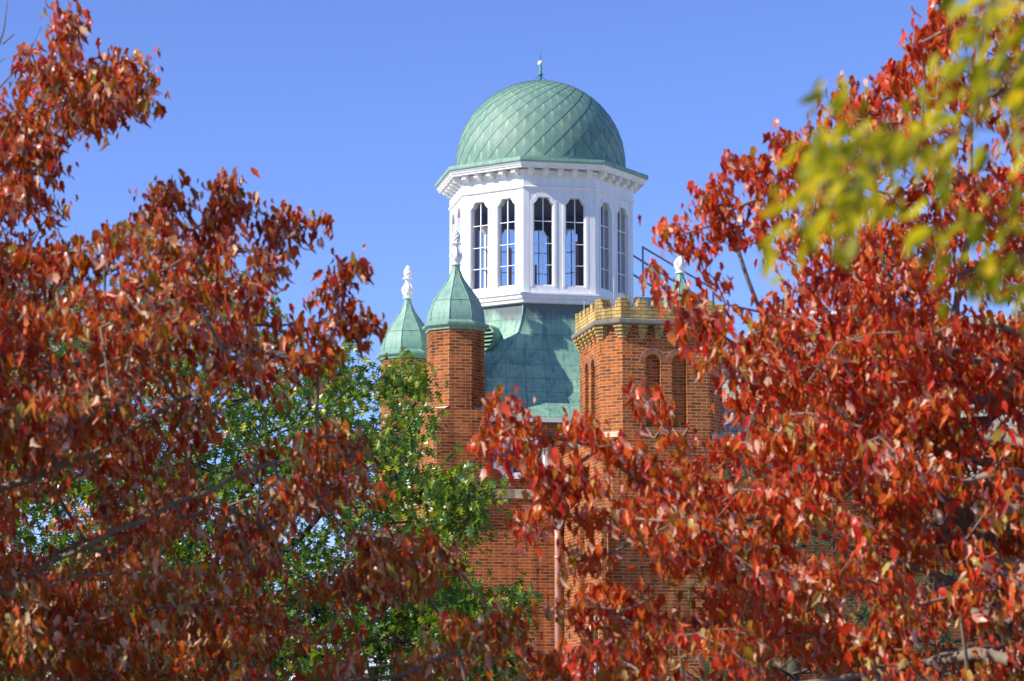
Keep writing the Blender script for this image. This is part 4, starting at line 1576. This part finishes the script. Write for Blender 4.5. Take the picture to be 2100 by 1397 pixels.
L_limbs = [[root_l, at(-330, 1250, 10.6), at(-250, 700, 10.6), at(-120, 300, 10.5), at(-30, 60, 10.4)],
           [at(-320, 1100, 10.6), at(60, 985, 10.3), at(240, 900, 10.2), at(420, 800, 10.2), at(600, 690, 10.2), at(700, 640, 10.1)],
           [at(-330, 1250, 10.6), at(60, 1180, 10.4), at(360, 1030, 10.2), at(560, 950, 10.0), at(690, 920, 10.0)],
           [at(-335, 1400, 10.6), at(150, 1410, 10.6), at(460, 1425, 10.8), at(760, 1390, 10.8), at(1000, 1320, 10.6)],
           [at(-280, 850, 10.6), at(20, 700, 10.5), at(220, 560, 10.4), at(430, 450, 10.3)],
           [at(-240, 650, 10.6), at(-20, 420, 10.5), at(70, 270, 10.3), at(140, 90, 10.2)],
           [at(-335, 1300, 10.6), at(-100, 1200, 11.4), at(300, 1080, 11.8), at(640, 1000, 11.9)],
           [at(-300, 1000, 10.6), at(-60, 760, 11.4), at(200, 650, 11.8), at(420, 600, 11.9)]]
L_polys = [([(-420, 300), (0, 360), (60, 385), (190, 405), (215, 450), (300, 430), (380, 430), (430, 430), (480, 400), (470, 470), (520, 545), (560, 530), (580, 450), (618, 500), (600, 560), (540, 600), (545, 640), (640, 610), (700, 605), (738, 670), (670, 715), (600, 700), (540, 740), (440, 760), (300, 840), (150, 900), (-420, 950)], 760, (8.6, 11.4)),
           ([(-420, 0), (0, 150), (60, 200), (110, 60), (170, 120), (260, 130), (270, 190), (200, 240), (150, 320), (60, 360), (0, 400), (-420, 420)], 210, (9.6, 10.9)),
           ([(-420, 800), (150, 860), (300, 820), (480, 770), (620, 850), (740, 880), (760, 1000), (700, 1030), (560, 1060), (700, 1080), (870, 1080), (860, 1180), (700, 1200), (560, 1250), (450, 1300), (-420, 1360)], 880, (9.7, 12.2)),
           ([(-420, 1240), (300, 1230), (560, 1220), (700, 1240), (860, 1250), (1000, 1262), (1080, 1300), (1060, 1360), (1000, 1420), (900, 1560), (-420, 1600)], 680, (10.0, 12.4)),
           ([(-700, 100), (-100, 100), (-100, 1500), (-700, 1500)], 240, (9.0, 12.0)),
           ]
L_sprigs = [([(100, 250), (130, 150), (150, 30)], 10.1, 14), ([(150, 230), (220, 150), (265, 130)], 10.1, 18), ([(150, 240), (230, 190), (270, 200)], 10.1, 12), ([(270, 160), (305, 140)], 10.1, 2),
            ([(0, 200), (60, 330), (110, 330)], 10.2, 14), ([(60, 230), (40, 130), (60, 110)], 10.3, 4),
            ([(310, 440), (330, 390), (370, 395)], 10.0, 10), ([(420, 470), (450, 395), (465, 375)], 10.0, 12), ([(465, 420), (500, 410), (510, 430)], 10.0, 5),
            ([(540, 560), (575, 440), (585, 480)], 10.0, 12), ([(600, 480), (640, 445), (650, 455)], 10.0, 4),
            ([(600, 680), (680, 610), (720, 550)], 9.9, 10), ([(715, 545), (735, 560)], 9.9, 3), ([(690, 640), (740, 680), (735, 640)], 9.9, 9), ([(640, 690), (680, 720)], 9.9, 4),
            ([(620, 900), (680, 900), (730, 960)], 9.8, 8), ([(740, 1090), (850, 1100), (900, 1110)], 9.8, 8), ([(900, 1280), (1000, 1290), (1060, 1260)], 9.8, 12), ([(880, 1150), (900, 1130)], 9.8, 3),
            ([(160, 110), (130, 45), (150, 20)], 10.1, 6)]
left_maple = maple("red_maple", "rusty brown-red maple in front of the green oak, with bare twigs at its top", root_l, L_limbs, L_polys, L_gaps, L_sprigs,
                   M['rust_leaf'], (0.030, 0.080), 1, 16, clear=L_sky, hue=lambda P: np.clip((3.1 - P[:, 2]) * 0.16, -0.03, 0.2))

# right maple: trunk rises inside the lower right corner
R_sky = [(1925, -200), (1905, 40), (1880, 70), (1870, 150), (1850, 190), (1835, 125), (1800, 130), (1780, 185), (1735, 190), (1700, 260), (1690, 300), (1640, 350), (1610, 270), (1590, 280), (1610, 390), (1560, 430), (1570, 380), (1520, 320), (1510, 340), (1540, 440), (1490, 500), (1520, 560), (1480, 620),
         (1470, 700), (1500, 760), (1490, 820), (1500, 900), (1440, 930), (1400, 905), (1250, 905), (1190, 900), (1050, 905), (990, 940), (1060, 1010), (1120, 1010), (1150, 1150), (1060, 1240), (960, 1300), (900, 1300), (900, -200)]
root_r = at(2110, 1700, 10.4); root_r[2] = 0
R_limbs = [[root_r, at(2075, 1330, 10.4), at(2030, 1210, 10.4), at(1990, 1080, 10.4), at(1955, 960, 10.5), at(1940, 700, 10.5), at(1990, 350, 10.5), at(2010, 60, 10.5)],
           [at(2000, 1110, 10.4), at(1880, 960, 10.2), at(1700, 820, 10.1), at(1560, 640, 10.1), at(1490, 440, 10.0)],
           [at(2040, 1240, 10.4), at(1800, 1130, 10.2), at(1560, 1060, 10.0), at(1400, 1090, 9.9), at(1300, 980, 9.9), at(1230, 920, 9.9), at(1060, 870, 9.8)],
           [at(2075, 1330, 10.4), at(1900, 1360, 10.1), at(1640, 1405, 9.9), at(1400, 1410, 9.9), at(1200, 1330, 9.9)],
           [at(1960, 960, 10.5), at(2030, 860, 10.8), at(2130, 560, 11.0), at(2180, 300, 11.0)],
           [at(1945, 800, 10.5), at(1820, 560, 10.3), at(1760, 380, 10.2), at(1780, 220, 10.2)],
           [at(2030, 1210, 10.4), at(1850, 1000, 11.3), at(1650, 900, 11.7), at(1500, 800, 11.8)],
           [at(2075, 1330, 10.4), at(2180, 1150, 10.2), at(2250, 900, 10.1)],
           [at(1850, 960, 10.2), at(1680, 940, 10.0), at(1540, 860, 9.9)]]
R_gaps = [(1540, 520, 26, 40), (1500, 575, 75, 62), (1420, 680, 30, 30), (1215, 965, 38, 45), (1590, 690, 60, 25), (1730, 745, 28, 26), (1605, 812, 40, 24), (1530, 880, 26, 26), (1290, 1100, 55, 30), (1500, 1070, 24, 34), (1520, 850, 30, 40),
          (1985, 975, 75, 48), (1690, 470, 24, 36), (1720, 640, 30, 24), (1880, 590, 30, 20), (1960, 610, 26, 30), (1530, 1190, 30, 20), (1450, 1150, 35, 50), (1310, 1170, 40, 50)]
R_polys = [([(1935, -80), (1885, 70), (1870, 160), (1830, 200), (1760, 180), (1740, 250), (1660, 330), (1620, 400), (1560, 450), (1560, 560), (1520, 640), (1490, 690), (1520, 760), (1540, 800), (1540, 900), (1620, 940), (2500, 950), (2500, -80)], 1120, (9.3, 11.7)),
           ([(1500, 860), (1470, 960), (1310, 945), (1250, 975), (1290, 1030), (1350, 1090), (1420, 1130), (1400, 1240), (1330, 1300), (1200, 1300), (1150, 1420), (1200, 1600), (2500, 1600), (2500, 860)], 1320, (9.1, 11.7)),
           ([(1080, 905), (1180, 915), (1260, 930), (1250, 970), (1170, 985), (1100, 1000), (1070, 980), (1050, 925)], 34, (9.5, 10.2)),
           ([(1520, 640), (1750, 620), (1980, 640), (1950, 900), (1560, 900), (1500, 760)], 330, (9.6, 11.2)),
           ([(1300, 960), (1420, 960), (1440, 1110), (1330, 1130)], 64, (9.6, 10.3)),
           ([(1080, 1240), (1200, 1200), (1300, 1240), (1320, 1397), (1150, 1360)], 46, (9.4, 10.5)),
           ([(1110, 1000), (1240, 980), (1300, 1090), (1250, 1200), (1150, 1130)], 24, (9.5, 10.3)),
           ]
R_sprigs = [([(1090, 890), (1040, 835), (1022, 822)], 9.8, 6), ([(1070, 920), (1010, 900), (995, 895)], 9.8, 8), ([(1240, 930), (1190, 875), (1185, 865)], 9.8, 8), ([(1120, 900), (1110, 880)], 9.8, 3),
            ([(1420, 960), (1360, 860), (1320, 800)], 9.8, 9), ([(1310, 940), (1250, 905), (1290, 930)], 9.8, 6), ([(1480, 740), (1410, 640), (1335, 555)], 9.9, 8), ([(1450, 740), (1420, 690), (1410, 650)], 9.9, 5), ([(1500, 700), (1440, 640), (1390, 600)], 9.9, 6),
            ([(1480, 620), (1430, 530), (1400, 480), (1360, 455)], 9.9, 9), ([(1500, 470), (1470, 420), (1455, 390)], 10.0, 9), ([(1580, 430), (1540, 350), (1515, 330)], 10.0, 11), ([(1640, 340), (1610, 300), (1605, 280)], 10.0, 10),
            ([(1680, 290), (1660, 320), (1640, 330)], 10.0, 5), ([(1480, 470), (1490, 450)], 10.0, 3), ([(1770, 230), (1740, 190)], 10.1, 6), ([(1840, 190), (1815, 140), (1850, 160)], 10.1, 9), ([(1900, 110), (1885, 70), (1910, 60)], 10.1, 10),
            ([(1950, 60), (1940, 5)], 10.1, 7), ([(1700, 250), (1740, 220), (1760, 230)], 10.1, 9), ([(1440, 400), (1470, 395)], 10.0, 3), ([(1600, 390), (1615, 360)], 10.0, 4), ([(1100, 1090), (1090, 1060), (1110, 1080)], 9.8, 6)]
right_maple = maple("red_maple", "bright scarlet maple with a pale slanting trunk, in front of the slate roof and battlements", root_r, R_limbs, R_polys, R_gaps, R_sprigs,
                    M['red_leaf'], (0.030, 0.080), -1, 16, clear=R_sky, hue=lambda P: np.clip((3.0 - P[:, 2]) * 0.14, -0.07, 0.16))

# bare twigs at the top of the left maple belong to it
bt_ = MB()
for ch in ([(-20, 150, 10.2), (8, 60, 10.2), (16, -5, 10.2)], [(5, 90, 10.2), (30, 70, 10.2)], [(-20, 200, 10.2), (55, 120, 10.2), (85, 55, 10.2)], [(40, 130, 10.2), (40, 90, 10.2)], [(-30, 150, 10.2), (10, 120, 10.2)]):
    bt_.tube([at(*p) - root_l for p in ch], 0.0055, 5, 0, 0.002)
bt_.build("bare_twig", M['bark'], left_maple)

# oak between the maples and the hall
root_o = at(330, 1700, 27.0); root_o[2] = 0
oak = empty("pin_oak", root_o)
tag(oak, "green oak with deeply cut leaves turning yellow at the tips, standing against the brick turrets", "tree")
O_limbs = [[root_o, at(350, 1250, 27), at(370, 900, 27), at(400, 540, 27)],
           [at(360, 1150, 27), at(560, 950, 26), at(700, 740, 26)], [at(350, 1250, 27), at(620, 1100, 26), at(860, 820, 25.6)],
           [at(350, 1300, 27), at(700, 1200, 25.5), at(950, 1000, 25)], [at(365, 1000, 27), at(500, 700, 27.4), at(540, 620, 27.5)],
           [at(350, 1350, 27), at(700, 1340, 25.5), at(1050, 1260, 25)], [at(360, 1100, 27), at(150, 1000, 27), at(-150, 850, 27)],
           [at(350, 1280, 27), at(100, 1200, 26), at(-250, 1150, 26)], [at(365, 1000, 27), at(200, 750, 28), at(50, 600, 28)]]
O_gaps = [(200, 940, 40, 26), (90, 1065, 60, 20), (770, 830, 22, 55), (690, 880, 16, 24), (500, 960, 20, 14), (560, 1065, 18, 12), (950, 1150, 22, 30), (430, 740, 20, 18), (620, 1050, 20, 18)]
O_polys = [([(400, 540), (440, 530), (500, 650), (540, 605), (570, 680), (640, 740), (700, 700), (738, 730), (720, 800), (760, 810), (800, 760), (880, 745), (878, 800), (870, 880), (800, 920), (560, 1000), (-400, 1100), (-400, 700), (60, 560), (300, 600)], 1000, (24.5, 29)),
           ([(560, 950), (800, 880), (870, 890), (880, 960), (830, 1040), (850, 1120), (880, 1180), (960, 1240), (1000, 1260), (980, 1600), (-400, 1600), (-400, 1000)], 1750, (24.0, 28.5)),
           ([(-400, 1120), (880, 1120), (1000, 1270), (980, 1600), (-400, 1600)], 1000, (25.5, 30.5)),
           ([(900, 980), (955, 960), (990, 970), (985, 1040), (975, 1100), (975, 1230), (900, 1260), (840, 1200), (830, 1080)], 90, (24.2, 25.4)),
           ([(960, 1250), (1050, 1215), (1075, 1250), (1060, 1330), (1095, 1420), (1000, 1560), (900, 1500), (880, 1300)], 150, (24.2, 25.4))]
O_sprigs = [([(680, 790), (705, 730), (715, 712)], 25.8, 9), ([(720, 760), (738, 768)], 25.8, 3), ([(800, 800), (840, 770), (875, 748)], 25.4, 16), ([(780, 790), (790, 765)], 25.4, 4), ([(850, 850), (885, 870), (888, 910)], 25.3, 8),
            ([(930, 1010), (945, 970), (985, 960)], 24.6, 8), ([(960, 1040), (998, 1050)], 24.6, 3), ([(1030, 1250), (1062, 1215), (1085, 1250)], 24.6, 8), ([(400, 560), (425, 535)], 27, 5), ([(530, 640), (540, 610)], 27.4, 5), ([(850, 1010), (890, 1000), (905, 1030)], 25, 6)]
pts = []
for poly, n, yr in O_polys:
    P = sample(poly, n, O_gaps, 0.06)
    pts.append(at_many(P, rng.uniform(yr[0], yr[1], n)))
for chain, Y, n in O_sprigs:
    ch = np.array(chain, float)
    for s in np.linspace(0, len(ch) - 1.001, n):
        i = int(s)
        q = ch[i] + (ch[i + 1] - ch[i]) * (s - i) + rng.normal(0, 5, 2)
        pts.append(at(q[0], q[1], Y + rng.normal(0, .1))[None, :])
pts = np.concatenate(pts)
pxl = np.array([[W0 / 2 + F * (p[0]) / (p[1] * math.cos(PITCH) + (p[2] - 1.7) * math.sin(PITCH)), H0 / 2 - F * ((p[2] - 1.7) * math.cos(PITCH) - p[1] * math.sin(PITCH)) / (p[1] * math.cos(PITCH) + (p[2] - 1.7) * math.sin(PITCH))] for p in pts])
pts = pts[~((pxl[:, 0] > 862) & (pxl[:, 1] < 965)) & ~((pxl[:, 0] > 900) & (pxl[:, 1] < 990) & (pxl[:, 0] < 925))]
pos, par, tips = grow(O_limbs, pts, 0.3)
wood("trunk", local(pos, root_o), par, tips, M['oakbark'], oak, 0.004, 0.42, 0.2)
per = 13
c = np.repeat(np.arange(len(pts)), per)
P = pts[c] + rng.normal(0, 1, (len(c), 3)) * np.array([0.13, 0.13, 0.10])
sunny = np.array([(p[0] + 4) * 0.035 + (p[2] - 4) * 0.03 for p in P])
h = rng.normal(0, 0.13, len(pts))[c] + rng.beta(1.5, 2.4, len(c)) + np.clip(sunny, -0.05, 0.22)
foliage("crown", local(P, root_o), (0.15, -0.1, -0.75), 0.55, (0.085, 0.14), OAK, M['oak_leaf'], oak, np.clip(h, 0, 1), (-0.4, -0.3, 0.7))

# yellow-leaved tree close to the camera, its drooping branch fills the upper right corner
root_y = np.array([1.9, 3.0, 0.0])
ytree = empty("honey_locust", root_y)
tag(ytree, "yellowing small-leaved tree very near and out of focus, drooping across the scarlet maple", "tree")
Y_limbs = [[root_y, (1.85, 3.0, 1.2), (1.65, 2.9, 2.1), (1.35, 2.8, 2.9)], [(1.65, 2.9, 2.1), at(2150, 60, 2.64), at(1990, 260, 2.57), at(1820, 330, 2.51), at(1680, 440, 2.51)],
           [(1.65, 2.9, 2.64), at(2200, 420, 2.64), at(2060, 560, 2.57)], [(1.5, 2.85, 2.5), at(2080, -100, 2.57), at(1990, 20, 2.51)]]
Y_polys = [([(1990, -60), (1960, 60), (2000, 180), (1900, 220), (1830, 160), (1850, 250), (1760, 230), (1720, 180), (1700, 260), (1690, 330), (1640, 420), (1680, 470), (1760, 480), (1830, 420), (1900, 400), (1960, 330), (2020, 280), (2080, 320), (2140, 200), (2300, 100), (2300, -60)], 82, (2.31, 2.86)),
           ([(1690, 300), (1830, 260), (1800, 400), (1740, 470), (1660, 440)], 16, (2.38, 2.73)),
           ([(1960, 430), (2060, 400), (2140, 470), (2140, 620), (2000, 640), (1930, 580)], 18, (2.38, 2.73)),
           ([(2200, -300), (2600, -300), (2800, 500), (2300, 500)], 90, (2.38, 3.12))]
Y_sprigs = [([(1660, 430), (1630, 480), (1615, 520)], 2.5, 5), ([(1730, 200), (1725, 190)], 2.5, 3), ([(1900, 470), (1935, 540)], 2.5, 4)]
pts = []
for poly, n, yr in Y_polys:
    P = sample(poly, n)
    pts.append(at_many(P, rng.uniform(yr[0], yr[1], n)))
for chain, Y, n in Y_sprigs:
    ch = np.array(chain, float)
    for s in np.linspace(0, len(ch) - 1.001, n):
        i = int(s)
        q = ch[i] + (ch[i + 1] - ch[i]) * (s - i)
        pts.append(at(q[0], q[1], Y)[None, :])
pts = np.concatenate(pts)
pos, par, tips = grow([[np.array(p, float) for p in l] for l in Y_limbs], pts, 0.06)
wood("trunk", local(pos, root_y), par, tips, M['oakbark'], ytree, 0.0006, 0.33, 0.04, rmin=lambda p: np.clip((1.9 - p[:, 2]) * 0.04, 0, 0.035))
per = 4
c = np.repeat(np.arange(len(pts)), per)
P = pts[c] + rng.normal(0, 1, (len(c), 3)) * np.array([0.014, 0.03, 0.014])
h = rng.normal(0, 0.12, len(pts))[c] + rng.beta(1.7, 1.5, len(c))
foliage("crown", local(P, root_y), (-0.5, 0, -0.75), 0.35, (0.016, 0.042), BLADE_N, M['yellow_leaf'], ytree, np.clip(h, 0, 1), (-0.3, -0.4, 0.4))

# pines in front of the wing
def pine(px, Y, top, label, spec):
    root = at(px, 1700, Y); root[2] = 0
    t = empty("pine_tree", root)
    tag(t, label, "tree", "pines in front of the slate roofed wing")
    ztop = at(px, top, Y)[2]
    tufts, limbs = [], [[np.zeros(3), np.array([0.05, 0, ztop * 0.5]), np.array([0, 0, ztop])]]
    whorls = int(ztop / 0.45)
    for w in range(whorls):
        z = 1.0 + (ztop - 1.1) * w / whorls
        R = spec * (1 - (z / ztop) ** 1.6) + 0.35
        for j in range(6):
            a = 2 * math.pi * (j + rng.random() * 0.7) / 6 + w
            r = R * rng.uniform(0.75, 1.1)
            e = np.array([math.cos(a) * r, math.sin(a) * r, z + 0.25 * r])
            limbs.append([np.array([0, 0, z - 0.1]), np.array([math.cos(a) * r * .6, math.sin(a) * r * .6, z]), e])
            for q in range(9):
                f = rng.uniform(0.4, 1.03)
                tufts.append(np.array([math.cos(a) * r * f, math.sin(a) * r * f, z + 0.25 * r * f * f]) + rng.normal(0, 0.13, 3))
    tufts.append(np.array([0, 0, ztop + 0.05]))
    tufts = np.array(tufts)
    pos, par, tips = grow(limbs, tufts, 0.3)
    wood("trunk", pos, par, tips, M['oakbark'], t, 0.006, 0.42, 0.16)
    n = 46
    V, Fc = [], []
    for p in tufts:
        ax = np.array([p[0] * 0.25, p[1] * 0.25, 0.9])
        ax /= np.linalg.norm(ax)
        D = ax * 0.75 + rng.normal(0, 0.62, (n, 3))
        D /= np.linalg.norm(D, axis=1)[:, None]
        Ls = rng.uniform(0.09, 0.15, n)
        S = np.cross(D, rng.normal(0, 1, (n, 3)))
        S /= np.linalg.norm(S, axis=1)[:, None]
        o = p + ax * rng.uniform(-0.05, 0.08, (n, 1))
        for i in range(n):
            k = len(V)
            V += [tuple(o[i] - S[i] * 0.0024), tuple(o[i] + S[i] * 0.0024), tuple(o[i] + D[i] * Ls[i])]
            Fc.append((k, k + 1, k + 2))
    me = bpy.data.meshes.new("needles")
    me.from_pydata(V, [], Fc)
    me.materials.append(M['needle'])
    o = bpy.data.objects.new("needles", me)
    COL.objects.link(o)
    o.parent = t
pine(1625, 29.0, 775, "dark green long-needled pine showing through the scarlet leaves below the round dormer", 1.3)
pine(1930, 31.0, 930, "shadowy pine behind the scarlet maple's trunk, further from the battlements", 1.4)

# dry weeds rooted in the battlements
def weed(name, label, px, Y, seed, n, ht):
    r = np.random.default_rng(seed)
    base = at(px, 634, Y)
    o = empty(name, base)
    tag(o, label, "plant")
    m = MB()
    LP = []
    for i in range(n):
        a = r.uniform(0, 6.28)
        lean = r.uniform(0.1, 0.7)
        h = ht * r.uniform(0.6, 1.1)
        p = [np.array([0, 0, -0.02])]
        for j in range(1, 5):
            f = j / 4
            p.append(np.array([math.cos(a) * lean * h * f ** 1.4, math.sin(a) * lean * h * f ** 1.4 * 0.4, h * f * (1 - 0.15 * f)]))
            if j > 1:
                for q in range(3):
                    LP.append(p[-1] + r.normal(0, 0.018, 3))
        m.tube(p, 0.004, 4, 0, 0.0015)
    m.build("stem", M['oakbark'], o)
    LP = np.array(LP)
    foliage("leaf_spray", LP, (0, 0, -0.6), 0.7, (0.02, 0.045), BLADE, M['yellow_leaf'], o, np.clip(r.uniform(0.5, 1.0, len(LP)), 0, 1))
Yw = B[1] + CU * SP + (CV - CH + 0.1) * CP
weed("dry_weed", "spindly dry weed with tan leaves growing between two yellow merlons", 1295, Yw, 4, 6, 0.34)
weed("dry_weed", "low bushy weed with yellow leaves on top of a yellow merlon", 1316, Yw + 0.05, 9, 5, 0.26)
